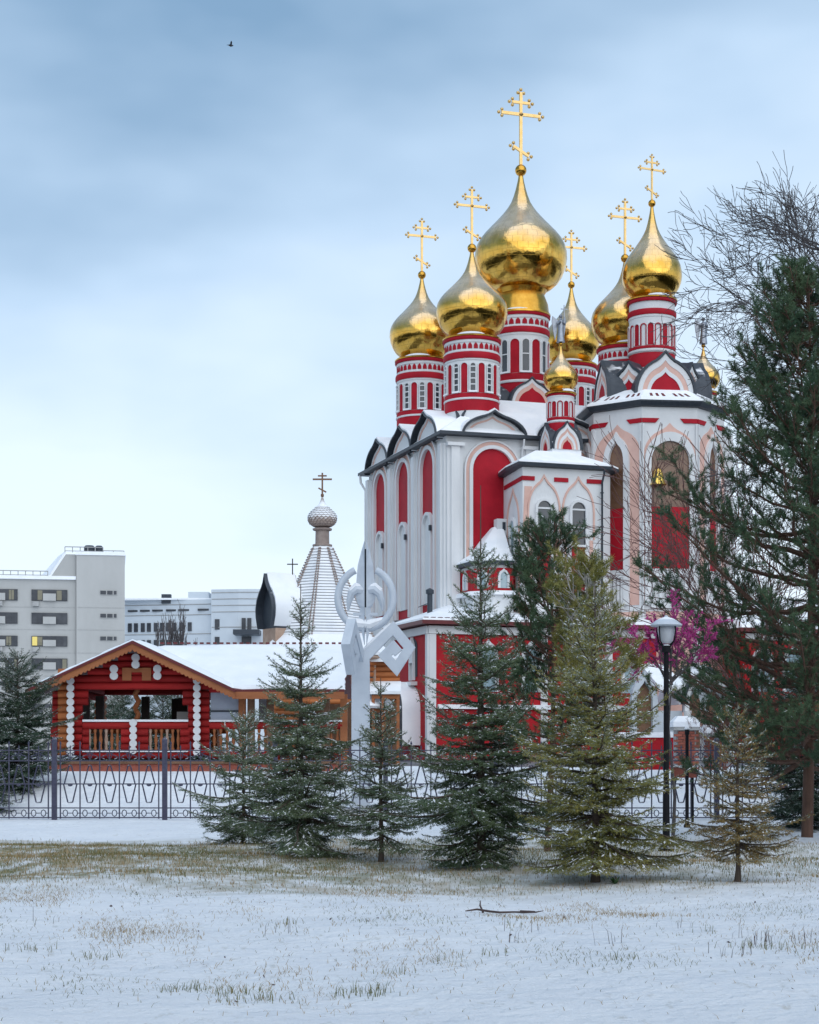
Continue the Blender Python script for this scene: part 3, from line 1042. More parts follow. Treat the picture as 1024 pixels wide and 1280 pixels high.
# low annexe with the small dome
def annexe():
    poly = [(0.85, -4.83), (0.6, -7.0), (5.75, -7.0), (6.6, -6.2), (6.6, -2.65), (1.1, -2.65)]
    zt = 18.45
    q = MB()
    q.slab([(x, y, 0) for x, y in poly], zt)
    an = q.build('annexe_wall', M['white'], church)
    c = (3.0, -4.6)

    def scaled(k, z, grow=0.0):
        out = []
        for x, y in poly:
            dx, dy = x - c[0], y - c[1]
            L_ = math.hypot(dx, dy)
            out.append((c[0] + dx * k * (1 + grow / L_), c[1] + dy * k * (1 + grow / L_) if y < -2.7 else y, z))
        return out
    q = MB()
    q.grid([scaled(1, zt - 0.12), scaled(1, zt - 0.06, 0.5), scaled(1, zt + 0.13, 0.55), scaled(1, zt + 0.14, 0.3)], True)
    q.build('eave', M['fascia'], an)
    q = MB()
    rows = [scaled(1, zt + 0.08, 0.53), scaled(1, zt + 0.25, 0.48), scaled(0.42, zt + 1.15)]
    q.grid(rows, True)
    q.face(rows[-1])
    q.build('annexe_roof', M['roof_snow'], an)
    fr = flat((0, -7.0, 0), *FR)
    # two windows under keel arches
    for uc in (1.95, 4.15):
        mp = (lambda uc: (lambda x, d, z: fr(x + uc, d, z)))(uc)
        q = MB()
        zs, zb_ = 15.95, 13.85
        q.ring(arch(0.86, zb_, zs), arch(1.16, zb_, zs), mp, 0, 0.16, 0)
        q.prism([(-0.6, zb_ - 0.12), (0.6, zb_ - 0.12), (0.6, zb_), (-0.6, zb_)], mp, 0, 0.2, 0)
        for z in (14.85, 15.9):
            q.prism([(-0.43, z), (0.43, z), (0.43, z + 0.1), (-0.43, z + 0.1)], mp, 0.02, 0.09, 0)
        wn_ = q.build('window', M['white'], church)
        q = MB()
        q.plate(arch(0.86, zb_, zs), mp, 0, 0.03)
        q.build('pane', M['glass'], wn_)
        q = MB()
        q.prism([(-0.42, 11.0), (0.42, 11.0), (0.42, zb_ - 0.14), (-0.42, zb_ - 0.14)], mp, 0, 0.05)
        q.build('sill_panel', M['red'], an)
        q = MB()
        q.ring(arch(1.92, 14.2, 15.8, 1.95, True), arch(2.12, 14.2, 15.8, 2.15, True), mp, 0, 0.07)
        q.build('arch_border', M['pink'], an)
        q = MB()
        for sx in (-1, 1):
            q.prism([(sx * 0.74, 10.6), (sx * 0.96, 10.6), (sx * 0.96, 14.15), (sx * 0.74, 14.15)], mp, 0, 0.04)
        q.build('side_panel', M['pink'], an)
    for x0, x1 in ((0.55, 1.35), (2.6, 3.5), (4.7, 5.65)):
        q = MB()
        q.prism([(x0, 17.55), (x1, 17.55), (x1, 17.8), (x0, 17.8)], fr, 0, 0.06)
        q.build('frieze_band', M['red'], an)
    q = MB()
    q.prism([(0.6, 14.4), (0.72, 17.2), (1.2, 17.2), (0.9, 16.2), (0.8, 14.4)], fr, 0, 0.04)
    q.build('spandrel_panel', M['pink'], an)
    for x in (0.62, 3.05, 5.6):
        q = MB()
        q.prism([(x - 0.16, 9), (x + 0.16, 9), (x + 0.16, 14.5), (x - 0.16, 14.5)], fr, 0, 0.14)
        q.build('pilaster', M['white'], an)
    # slanted left face
    t_ = Vector((-0.114, -0.993, 0)).normalized()
    n_ = Vector((t_.y, -t_.x, 0))
    mp = flat(Vector((0.84, -4.9, 0)), t_, n_)
    q = MB()
    q.ring(arch(0.9, 12.2, 15.0), arch(1.3, 12.2, 15.0), mp, 0, 0.12)
    wn_ = q.build('window', M['white'], church)
    q = MB()
    q.plate(arch(0.9, 12.2, 15.0), mp, 0, 0.03)
    q.build('pane', M['blue_glass'], wn_)
    q = MB()
    q.prism([(-0.5, 9.8), (0.5, 9.8), (0.5, 12.15), (-0.5, 12.15)], mp, 0, 0.05)
    q.build('sill_panel', M['red'], an)
    q = MB()
    q.ring(arch(2.6, 9, 15.0, 2.2, True), arch(3.0, 9, 15.0, 2.4, True), mp, 0, 0.06)
    q.build('arch_border', M['pink'], an)
    # side face towards the main wall
    q = MB()
    q.prism([(-2.0, 17.55), (2.05, 17.55), (2.05, 17.8), (-2.0, 17.8)], mp, 0, 0.06)
    q.build('frieze_band', M['red'], an)


annexe()
cu, cv = 4.05, -4.6
zr = zpx(494, cu, cv)
drum(cu, cv, zr, 0.80, 1.06, 0.98, 2.0, 1, 14,
     [(0.07, -0.14, 0.0, 'red'), (0.03, -0.24, -0.14, 'white'), (0.05, -1.62, -1.45, 'red'), (0.05, -1.74, -1.64, 'white'), (0.02, -2.6, -1.78, 'red')],
     (-1.42, -0.5), dict(w=0.78, win='blind', par=0), depth=2.9, top='angel')
zk = zpx(562, cu, -5.5)
q = MB()
q.box((cu, cv, zk - 0.25), (1.9, 1.9, 1.4))
q.build('drum_base', M['roof_snow'], church)
for t, nn in (FR, LF, RT):
    kokoshnik('kokoshnik', Vector((cu, cv, zk)) + nn * 0.98, t, nn, 1.72, 1.62, 0.9,
              [(0.97, 0.8, 0.05, 'white'), (0.8, 0.66, 0.03, 'pink'), (0.66, 0.5, 0.05, 'white'), (0.5, 0.36, 0.03, 'pink'), (0.36, 0, 0.02, 'red')], ov=0.08, edge=0.11)
# the twin small dome on the far side of the bell tower
cu, cv = 14.75, -2.6
zr = zpx(493, cu, cv)
drum(cu, cv, zr, 0.80, 1.06, 0.98, 2.0, 1, 14,
     [(0.07, -0.14, 0.0, 'red'), (0.05, -1.62, -1.45, 'red'), (0.05, -1.74, -1.64, 'white'), (0.02, -2.6, -1.78, 'red')],
     (-1.42, -0.5), dict(w=0.78, win='blind', par=0), depth=2.9, top='angel')
q = MB()
q.box((cu + 0.1, cv, (zr - 2.8) / 2), (2.4, 3.0, zr - 2.8))
q.build('side_tower_wall', M['white'], church)


# half-apse under the front arch, with its swept snowy roof
def downpipes():
    for x, y, z1 in ((5.62, -7.12, 18.3), (2.25, -2.75, 20.6)):
        q = MB()
        q.tube([(x, y - 0.4, z1 + 0.1), (x, y - 0.35, z1 - 0.25), (x, y - 0.08, z1 - 0.7), (x, y - 0.08, 10.2)], 0.065, 8)
        for z in (12.5, 15.0, 17.0):
            q.box((x, y - 0.06, z), (0.2, 0.1, 0.06))
        q.build('downpipe', M['fascia'] if x > 5 else M['white'], church, True)


downpipes()


def half_apse():
    pts = [(-1.75, -2.65), (-1.75, -5.0), (-0.85, -6.0), (0.36, -6.1)]
    q = MB()
    q.slab([(x, y, 0) for x, y in pts] + [(0.95, -2.65, 0)], 12.75)
    ha = q.build('apse_wall', M['white'], church)
    ca = Vector((0.85, -2.66, 0))

    def row(k, z, grow):
        r = []
        for x, y in pts:
            p = ca + (Vector((x, y, 0)) - ca) * k
            L_ = max(0.2, (Vector((x, y, 0)) - ca).length)
            r.append(p + (Vector((x, y, 0)) - ca) / L_ * grow + Vector((0, 0, z)))
        return r
    q = MB()
    q.grid([row(1, 12.62, 0), row(1, 12.66, 0.32), row(1, 12.86, 0.36), row(1, 12.88, 0.1)])
    q.build('eave', M['fascia'], ha)
    q = MB()
    q.grid([row(1, 12.84, 0.34), row(1, 12.98, 0.3), row(0.76, 13.55, 0), row(0.46, 14.55, 0), row(0.22, 15.25, 0)])
    q.build('apse_roof', M['roof_snow'], ha)
    q = MB()
    q.box((0.62, -3.3, 15.2), (0.6, 0.6, 1.0))
    q.build('vent_stack', M['white'], ha)
    q = MB()
    q.box((0.75, -3.61, 15.25), (0.2, 0.03, 0.5))
    q.build('vent_opening', M['fascia'], ha)
    for a, b in zip(pts[:-1], pts[1:]):
        a, b = Vector((*a, 0)), Vector((*b, 0))
        t_ = (b - a).normalized()
        n_ = Vector((t_.y, -t_.x, 0))
        if n_.dot(Vector((-0.5, -1, 0))) < 0:
            n_ = -n_
        h = (b - a).length / 2
        mp = flat((a + b) / 2, t_, n_)
        q = MB()
        q.prism([(-h, 11.1), (h, 11.1), (h, 12.45), (-h, 12.45)], mp, 0, 0.04)
        q.build('red_band', M['brick_red'], ha)
        q = MB()
        q.ring(arch(0.42, 11.25, 11.9, 0.35, True), arch(0.7, 11.25, 11.9, 0.52, True), mp, 0.04, 0.14, 0)
        q.plate(arch(0.42, 11.25, 11.9, 0.35, True), mp, 0.04, 0.06, 1)
        q.build('window', [M['white'], M['blue_glass']], ha)
        q = MB()
        q.prism([(-h - 0.05, 10.85), (h + 0.05, 10.85), (h + 0.05, 11.08), (-h - 0.05, 11.08)], mp, 0, 0.35)
        q.build('ledge_snow', M['roof_snow'], ha)


half_apse()


# ground-floor gallery
def gallery():
    def wing(poly, zt, rise_to, inner, name):
        q = MB()
        q.slab([(x, y, 0) for x, y in poly], zt)
        g = q.build(name, M['brick_red'], church)
        return g
    zt = 8.75
    poly = [(-5.9, -2.4), (-5.9, -9.0), (8.3, -9.0), (8.3, -2.4)]
    g = wing(poly, zt, None, None, 'gallery_wall')
    q = MB()
    o_ = [(-6.5, -2.0), (-6.5, -9.6), (8.3, -9.6), (8.3, -2.6)]
    i_ = [(-2.5, -2.0), (-2.5, -2.7), (8.3, -2.7), (8.3, -2.6)]
    q.grid([[(x, y, zt + 0.02) for x, y in o_], [(x, y, zt + 0.24) for x, y in o_], [(x * 0.98, y * 0.985, zt + 0.25) for x, y in o_]])
    q.face([(x, y, zt + 0.02) for x, y in o_])
    q.build('eave', M['maroon'], g)
    q = MB()
    q.grid([[(x * 0.995, y * 0.995, zt + 0.22) for x, y in o_], [(x * 0.99, y * 0.99, zt + 0.36) for x, y in o_], [(x, y, 10.45) for x, y in i_]])
    q.build('gallery_roof', M['roof_snow'], g)
    fr = flat((0, -9.0, 0), *FR)
    lf = flat((-5.9, 0, 0), *LF)
    q = MB()
    q.prism([(-5.95, zt - 0.5), (8.3, zt - 0.5), (8.3, zt - 0.05), (-5.95, zt - 0.05)], fr, 0, 0.16)
    q.prism([(2.4, zt - 0.5), (9.0, zt - 0.5), (9.0, zt - 0.05), (2.4, zt - 0.05)], lf, 0, 0.16)
    q.build('cornice', M['white'], g)
    for x in (-5.72, 1.1, 5.2):
        q = MB()
        q.prism([(x - 0.2, 0), (x + 0.2, 0), (x + 0.2, zt - 0.52), (x - 0.2, zt - 0.52)], fr, 0, 0.14)
        q.build('pilaster', M['white'], g)
    q = MB()
    q.prism([(8.72, 0), (9.1, 0), (9.1, zt - 0.52), (8.72, zt - 0.52)], lf, 0, 0.14)
    q.build('pilaster', M['white'], g)
    q = MB()
    q.prism([(-5.4, 4.0), (8.2, 4.0), (8.2, 4.25), (-5.4, 4.25)], fr, 0, 0.22)
    q.build('plinth_ledge', M['roof_snow'], g)
    for x in (-2.35, 0.3, 3.1, 6.6):
        mp = (lambda x0: (lambda x, d, z: fr(x + x0, d, z)))(x)
        q = MB()
        q.ring(arch(0.85, 5.0, 6.9, 0.8, True), arch(1.25, 5.0, 6.9, 1.1, True), mp, 0, 0.16)
        for zz in (5.8, 6.7):
            q.prism([(-0.42, zz), (0.42, zz), (0.42, zz + 0.08), (-0.42, zz + 0.08)], mp, 0.02, 0.1)
        wn_ = q.build('window', M['white'], church)
        q = MB()
        q.plate(arch(0.85, 5.0, 6.9, 0.8, True), mp, 0, 0.03)
        q.build('pane', M['blue_glass'], wn_)
    # icon case with dark niche, snow-topped ogee canopy on the left side
    mp = lambda x, d, z: lf(x + 6.3, d, z)
    q = MB()
    q.plate(arch(1.3, 5.9, 7.6, 0.6, True), mp, 0, 0.03)  # dark plate laid flat on the wall in place of a hollow
    q.build('niche_plate', M['fascia'], g)
    q = MB()
    q.plate(arch(0.7, 6.7, 7.3, 0.9, True), mp, 0.05, 0.22)
    for sx in (-0.3, 0.3):
        q.prism([(sx - 0.06, 5.7), (sx + 0.06, 5.7), (sx + 0.06, 6.7), (sx - 0.06, 6.7)], mp, 0.05, 0.22)
    q.prism([(-0.6, 5.4), (0.6, 5.4), (0.6, 5.62), (-0.6, 5.62)], mp, 0.0, 0.4)
    q.build('icon_case', M['white'], g)
    kokoshnik('canopy', (-7.1, -6.2, 3.9), *LF, 2.3, 1.6, 1.3, [(0.7, 0.0, 0.02, 'pink')], parent=g, ov=0.06, edge=0.12, roofmat='roof_snow', leg=2.0)
    # black flue on the roof
    q = MB()
    q.lathe([(0.16, 0), (0.16, 1.5), (0.24, 1.52), (0.24, 1.75), (0.05, 1.85)], 12, (-4.35, -4.6, 9.4))
    q.tube([(-4.35, -4.6, 10.4), (-5.1, -4.7, 10.1)], 0.025, 5)
    q.build('flue', M['fascia'], g, True)
    # bare strip of roof edge
    q = MB()
    for i in range(6):
        q.box((-6.2 + 0.42 * i, -9.35, zt + 0.40), (0.26, 0.22, 0.03))
    tag(q.build('bare_roof_patches', M['maroon'], g), kind='stuff')
    # right wing
    poly = [(14.2, -9.0), (27, -9.0), (27, -2), (14.2, -2)]
    q = MB()
    q.slab([(x, y, 0) for x, y in poly], zt)
    g2 = q.build('gallery_wall', M['brick_red'], church)
    q = MB()
    q.box((20.4, -5.6, zt + 0.13), (13.6, 8.0, 0.24))
    q.build('eave', M['maroon'], g2)
    q = MB()
    q.grid([[(13.65, -9.55, zt + 0.24), (27.1, -9.55, zt + 0.24), (27.1, -1.7, zt + 0.24), (13.65, -1.7, zt + 0.24)],
            [(13.75, -9.45, zt + 0.4), (27.0, -9.45, zt + 0.4), (27.0, -1.8, zt + 0.4), (13.75, -1.8, zt + 0.4)],
            [(15, -3, zt + 2.6), (26, -3, zt + 2.6), (26, -2, zt + 2.6), (15, -2, zt + 2.6)]], True)
    q.face([(15, -3, zt + 2.6), (26, -3, zt + 2.6), (26, -2, zt + 2.6), (15, -2, zt + 2.6)])
    q.build('gallery_roof', M['roof_snow'], g2)
    q = MB()
    q.prism([(14.2, zt - 0.45), (27, zt - 0.45), (27, zt - 0.05), (14.2, zt - 0.05)], fr, 0, 0.16)
    q.build('cornice', M['white'], g2)
    for x in (15.35, 17.45, 19.5, 21.6, 23.8):
        mp = (lambda x0: (lambda x, d, z: fr(x + x0, d, z)))(x)
        q = MB()
        q.ring(arch(1.1, 5.2, 7.0, 0.75, True), arch(1.45, 5.2, 7.0, 1.02, True), mp, 0, 0.16)
        wn_ = q.build('window', M['white'], church)
        q = MB()
        q.plate(arch(1.1, 5.2, 7.0, 0.75, True), mp, 0, 0.03)
        q.build('pane', M['blue_glass'], wn_)


gallery()


# porch with an ogee roof in front of the bell tower
def porch():
    Y = 96.0
    c = Vector((X_at(886, Y), Y, 0))
    p = thing('church_porch', 'arched white porch with snowy ogee roof beside the street lamp', 'porch', c, math.radians(10))
    s = Y / F
    t, nn = FR
    zb = Z_at(876, Y)
    q = MB()
    mp = flat((0, 0, zb), t, nn)
    W, rise = 2.7, 1.75
    q.ring(arch(W - 0.5, -0.6, 0, rise - 0.4, True, 20), arch(W, -0.6, 0, rise, True, 20), mp, -0.3, 0.0)
    q.build('arch_frame', M['white'], p)
    q = MB()
    q.ring(arch(W, -0.2, 0, rise, True, 20), arch(W + 0.22, -0.2, 0, rise + 0.14, True, 20), mp, -0.4, 0.25)
    q.build('edge_flashing', M['fascia'], p)
    q = MB()
    q.ring(arch(W + 0.02, -0.2, 0, rise + 0.02, True, 20), arch(W + 0.4, -0.2, 0, rise + 0.26, True, 20), mp, -4.2, -0.4)
    q.build('barrel_roof', M['roof_snow'], p, True)
    q = MB()
    q.plate(arch(W - 0.5, -0.6, 0, rise - 0.4, True, 20), mp, -1.2, -0.9)
    q.build('tympanum', M['panel_blue'], p)
    for x in (-0.5, 0.55):
        q = MB()
        m2 = flat((x, 0.9, zb), t, nn)
        q.plate(arch(0.62, -2.6, -0.2, 0.75, True, 12), m2, 0.0, 0.08)
        q.build('doorway', M['brown_wood'], p)
    for x in (-W / 2 + 0.1, W / 2 - 0.1):
        for y in (-0.15, 3.8):
            q = MB()
            q.lathe([(0.2, 0), (0.2, 0.4), (0.15, 0.5), (0.17, 1.6), (0.14, zb - 1.0), (0.2, zb - 0.8), (0.22, zb - 0.55)], 12, (x, y, 0))
            q.build('column', M['white'], p, True)
    q = MB()
    q.box((0, 2.9, 1.5), (2.4, 0.3, 3.0))
    q.build('back_wall', M['white'], p)
    # smaller side bay with a dark lancet arch, left of the lamp
    c2 = Vector((X_at(806, Y) - c.x, 0.4, 0))
    q = MB()
    m2 = flat((c2.x, 0.4, 0), t, nn)
    zs = Z_at(878, Y)
    q.ring(arch(0.9, 0, zs, 1.2, True, 14), arch(1.5, 0, zs, 1.7, True, 14), m2, -0.4, 0)
    q.build('side_arch', M['panel_blue'], p)
    q = MB()
    q.plate(arch(0.9, 0, zs, 1.2, True, 14), m2, -0.4, -0.3)
    q.build('doorway', M['brown_wood'], p)
    q = MB()
    q.slab([(c2.x + 0.7, 0.0, zs + 0.6), (-W / 2, 0.0, zs + 0.7), (-W / 2, 3.5, zs + 2.0), (c2.x + 0.7, 3.5, zs + 2.0)], 0.25)
    q.build('side_roof', M['roof_snow'], p)
    q = MB()
    q.box(((c2.x + 0.7 - W / 2) / 2, 0.6, 1.9), (-W / 2 - c2.x - 0.7, 0.3, 3.8))
    q.build('side_wall', M['panel_blue'], p)


porch()


# ------------------------------------------------------------------ wooden tent-roofed chapel
def chapel():
    Y = 75.0
    sc = F / Y
    cxp = 403
    c = Vector((X_at(cxp, Y), Y, 0))
    ch = thing('wooden_chapel', 'wooden chapel with snowy shingled tent roof and small onion dome', 'chapel', c)
    zz = lambda py: Z_at(py, Y)
    xx = lambda px: (px - cxp) / sc
    k8 = 1 / math.cos(PI / 8)
    a0 = math.radians(12)
    z0, z1 = zz(797), zz(684)
    r0, r1 = 2.02, 0.36
    n = 30
    q = MB()
    lip = MB()
    for i in range(n):
        ta, tb = i / n, (i + 1) / n
        ra, rb = r0 + (r1 - r0) * ta, r0 + (r1 - r0) * tb
        za, zb = z0 + (z1 - z0) * ta, z0 + (z1 - z0) * tb
        rows = [[(r * k8 * math.sin(a0 + 2 * PI * (k + 0.5) / 8), -r * k8 * math.cos(a0 + 2 * PI * (k + 0.5) / 8), z) for k in range(8)]
                for r, z in ((ra + 0.035, za + 0.03), (rb + 0.012, zb + 0.015))]
        q.grid(rows, True)
        rows = [[(r * k8 * math.sin(a0 + 2 * PI * (k + 0.5) / 8), -r * k8 * math.cos(a0 + 2 * PI * (k + 0.5) / 8), z) for k in range(8)]
                for r, z in ((ra - 0.03, za - 0.004), (ra + 0.037, za - 0.002), (ra + 0.034, za + 0.03))]
        lip.grid(rows, True)
    tent = q.build('tent_roof', M['thin_snow'], ch)
    lip.build('shingle_edges', M['silver_wood'], tent)
    for k in range(8):
        a = a0 + 2 * PI * (k + 0.5) / 8
        if math.cos(a) < -0.6:
            continue
        q = MB()
        for s in (-1, 1):
            pts = []
            for t in (0, 1):
                r = (r0 + (r1 - r0) * t) * k8 + 0.05
                off = 0.055 * (1 - t) + 0.03
                pts.append((r * math.sin(a) + s * off * math.cos(a), -r * math.cos(a) + s * off * math.sin(a), z0 + (z1 - z0) * t))
            m_ = 34
            for i in range(m_):
                p0 = Vector(pts[0]).lerp(Vector(pts[1]), i / m_)
                p1 = Vector(pts[0]).lerp(Vector(pts[1]), (i + 0.62) / m_)
                q.tube([p0, p1], [0.042, 0.026], 5)
        q.build('hip_board', M['grey_wood'], tent)
    # neck, dome, cross
    q = MB()
    q.lathe([(0.30, zz(684)), (0.42, zz(683)), (0.42, zz(681)), (0.30, zz(680)), (0.29, zz(664)), (0.40, zz(663)), (0.42, zz(661)), (0.3, zz(660))], 20)
    nk = q.build('neck', M['grey_wood'], ch, True)
    q = MB()
    R = 0.62
    zc = zz(649)
    q.lathe([(a * R, zc + b * R * (0.82 if b > 0 else 0.8)) for a, b in DOME], 32)
    q.build('onion_dome', M['shingle'], nk, True)
    q = MB()
    # rows of scalloped shingles on the dome
    for j in range(9):
        t = -0.45 + j * 0.17
        prof = DOME
        def rad(b):
            for (r_a, b_a), (r_b, b_b) in zip(prof[:-1], prof[1:]):
                if b_a <= b <= b_b:
                    return r_a + (r_b - r_a) * (b - b_a) / (b_b - b_a)
            return 0.5
        for k in range(22):
            ph = 2 * PI * (k + 0.5 * (j % 2)) / 22
            rr, rr2 = rad(t) * R, rad(t + 0.16) * R
            f_ = 0.82 if t > 0 else 0.8
            wv = 2 * PI * rr / 22 * 0.46
            p = [(-wv, t + 0.16, rr2 + 0.006), (wv, t + 0.16, rr2 + 0.006), (wv, t + 0.06, rr + 0.02), (0, t - 0.02, rr + 0.032), (-wv, t + 0.06, rr + 0.02)]
            q.face([(r_ * math.sin(ph + x / rr), -r_ * math.cos(ph + x / rr), zc + b * R * f_) for x, b, r_ in p])
    q.build('dome_shingles', M['shingle'], nk)
    q = MB()
    zb = zc + 1.92 * 0.82 * R
    q.lathe([(0.03, zb - 0.05), (0.07, zb), (0.07, zb + 0.08), (0.03, zb + 0.12)], 10)
    cross_mesh(q, zb + 0.08, zz(591) - zb - 0.08, 0.82, 0.07, fancy=False)
    q.build('cross', M['brown_wood'], nk)
    # skirt roof
    q = MB()
    rows = []
    for r, z in ((2.02, z0 + 0.06), (2.2, z0 - 0.12), (2.75, zz(817)), (2.75, zz(821))):
        rows.append([(r * k8 * math.sin(a0 + 2 * PI * (k + 0.5) / 8), -r * k8 * math.cos(a0 + 2 * PI * (k + 0.5) / 8), z) for k in range(8)])
    q.grid(rows, True)
    q.build('skirt_roof', M['roof_snow'], ch)
    q = MB()
    rows = []
    for r, z in ((2.0, zz(823)), (2.72, zz(821.5)), (2.74, zz(824)), (2.6, zz(826)), (2.0, zz(827))):
        rows.append([(r * k8 * math.sin(a0 + 2 * PI * (k + 0.5) / 8), -r * k8 * math.cos(a0 + 2 * PI * (k + 0.5) / 8), z) for k in range(8)])
    q.grid(rows, True)
    q.build('eave_boards', M['pale_wood'], ch)
    # log body: octagonal courses
    core = MB()
    core.lathe([(2.12 * k8, 0), (2.12 * k8, zz(822))], 8, a0=a0 + PI / 8)
    body = core.build('log_core', M['log_orange'], ch)
    hlog = 0.235
    unit = MB()
    unit.tube([(-0.5, 0, 0), (0.5, 0, 0)], hlog / 2 * 1.06, 10)
    ume = unit.mesh('log', M['log_orange'], True)
    nrow = int(zz(824) / hlog)
    for j in range(nrow):
        z = hlog * (j + 0.5)
        fl_ = 1.0 + 0.08 * max(0, (z - zz(862)) / (zz(824) - zz(862))) if z > zz(862) else 1.0
        for k in (-2, -1, 0, 1, 2):
            a = a0 + 2 * PI * k / 8
            rr = 2.15 * fl_
            link('log', ume, body, (rr * math.sin(a), -rr * math.cos(a), z), rot=(0, 0, a), scale=(2 * rr * math.tan(PI / 8) + 0.18, 1, 1))
    # framed window on the face towards the right
    for k, w in ((0, 0.95), (1, 0.9)):
        a = a0 + 2 * PI * k / 8
        t_ = Vector((math.cos(a), math.sin(a), 0))
        n_ = Vector((math.sin(a), -math.cos(a), 0))
        mp = flat(n_ * 2.28, t_, n_)
        za, zb2 = zz(853), zz(829)
        q = MB()
        for (x0, x1, y0, y1) in ((-w / 2 - 0.12, -w / 2, za - 0.1, zb2), (w / 2, w / 2 + 0.12, za - 0.1, zb2), (-w / 2, w / 2, za - 0.1, za), (-w / 2 - 0.12, w / 2 + 0.12, zb2, zb2 + 0.1)):
            q.prism([(x0, y0), (x1, y0), (x1, y1), (x0, y1)], mp, -0.1, 0.1)
        wf = q.build('window', M['pale_wood'], ch)
        q = MB()
        q.prism([(-w / 2, za), (w / 2, za), (w / 2, zb2), (-w / 2, zb2)], mp, -0.12, 0.02)
        q.build('pane', M['far_glass'], wf)
    # lower porch roof with a mound of snow, door below
    a = a0 + 2 * PI / 8
    t_ = Vector((math.cos(a), math.sin(a), 0))
    n_ = Vector((math.sin(a), -math.cos(a), 0))
    q = MB()
    rows = []
    for s in range(9):
        x = -1.2 + 0.3 * s
        hh = 0.32 * math.cos(x / 1.2 * PI / 2) + 0.02
        rows.append([n_ * d_ + t_ * x + Vector((0, 0, z)) for d_, z in ((2.1, zz(868) + hh), (2.7, zz(876) + hh * 0.8), (3.25, zz(884)), (3.2, zz(887)))])
    q.grid(rows)
    q.build('porch_roof', M['roof_snow'], ch, True)
    q = MB()
    mp = flat(n_ * 3.05, t_, n_)
    for x in (-1.05, 0.25, 1.05):
        q.prism([(x - 0.08, 0), (x + 0.08, 0), (x + 0.08, zz(888)), (x - 0.08, zz(888))], mp, -0.14, 0)
    q.prism([(-1.25, zz(892)), (1.25, zz(892)), (1.25, zz(887)), (-1.25, zz(887))], mp, -0.12, 0.05)
    q.build('porch_frame', M['fascia_wood'], ch)
    q = MB()
    mp = flat(n_ * 2.36, t_, n_)
    q.prism([(-0.55, 0.2), (0.55, 0.2), (0.55, 2.4), (-0.55, 2.4)], mp, 0, 0.06)
    q.build('door', M['brown_wood'], ch)
    # side wing of logs to the right with a snowed roof
    wing = MB()
    x0, x1 = xx(462), xx(500)
    wing.box(((x0 + x1) / 2, 0.8, zz(826) / 2), (x1 - x0 - 0.1, 3.0, zz(826) - 0.05))
    wg = wing.build('wing_core', M['log_orange'], ch)
    for j in range(int(zz(826) / hlog)):
        link('log', ume, wg, ((x0 + x1) / 2, -0.72, hlog * (j + 0.5)), scale=(x1 - x0, 1, 1))
    q = MB()
    q.slab([(x0 - 0.2, -1.2, zz(829)), (x1 + 0.3, -1.2, zz(829)), (x1 + 0.3, 2.4, zz(812)), (x0 - 0.2, 2.4, zz(812))], 0.16)
    q.build('wing_roof', M['roof_snow'], ch)
    q = MB()
    q.slab([(x0 - 0.1, -2.4, zz(870)), (x1 + 0.05, -2.4, zz(870)), (x1 + 0.05, -0.85, zz(856)), (x0 - 0.1, -0.85, zz(856))], 0.12)
    q.build('lean_to_roof', M['roof_snow'], ch)
    q = MB()
    for px in (468, 480, 498):
        q.box((xx(px), -2.2, zz(871) / 2), (0.12, 0.12, zz(871)))
    q.box((xx(483), -2.2, zz(873)), (xx(500) - xx(466), 0.1, 0.16))
    q.build('lean_to_frame', M['fascia_wood'], ch)
    q = MB()
    q.box((xx(483), -1.2, zz(880) / 2), (xx(500) - xx(466), 0.1, zz(880)))
    q.build('lean_to_wall', M['brown_wood'], ch)
    # bochka: barrel roof with an open onion-shaped front, its shade a black plate
    ax = Vector((0.86, 0.51, 0))
    t2 = Vector((0.51, -0.86, 0))
    o_ = Vector((xx(334), -1.2, zz(766)))
    mpb = flat(o_, t2, -ax)
    rise = zz(722) - zz(766)
    shape = [(-0.60, -0.75), (-0.74, -0.3), (-0.76, 0.05), (-0.66, 0.42), (-0.46, 0.72), (-0.26, 0.93), (-0.12, 1.14), (0.0, rise)]
    shape = shape + [(-x, z) for x, z in shape[:-1][::-1]]
    outer = [(x * 1.08, z + 0.06) for x, z in shape]
    q = MB()
    q.ring(shape, outer, mpb, -1.45, 0.05)
    bo = q.build('bochka_roof', M['dark_metal'], ch, True)
    q = MB()
    q.ring([(x * 1.05, z + 0.05) for x, z in shape], [(x * 1.16, z + 0.12) for x, z in shape], mpb, -1.42, -0.1)
    q.build('roof_snow', M['roof_snow'], bo, True)
    q = MB()
    q.plate(shape, mpb, -1.2, -0.25)  # black plate stands in for the shade inside the opening
    q.build('opening_shade', M['fascia'], bo)
    q = MB()
    q.box((0, 0, 0), (1.1, 1.2, 1.6), T=Matrix.Translation(o_ + ax * 0.75 + Vector((0, 0, -1.55))) @ Matrix.Rotation(math.atan2(0.51, 0.86), 4, 'Z'))
    q.build('bochka_wall', M['pale_wood'], ch)
    q = MB()
    p = o_ + ax * 1.3
    q.box((p.x, p.y, zz(712)), (0.045, 0.045, zz(700) - zz(724)))
    q.box((p.x, p.y, zz(707)), (0.46, 0.04, 0.045))
    q.build('cross', M['dark_wood'], bo)


chapel()


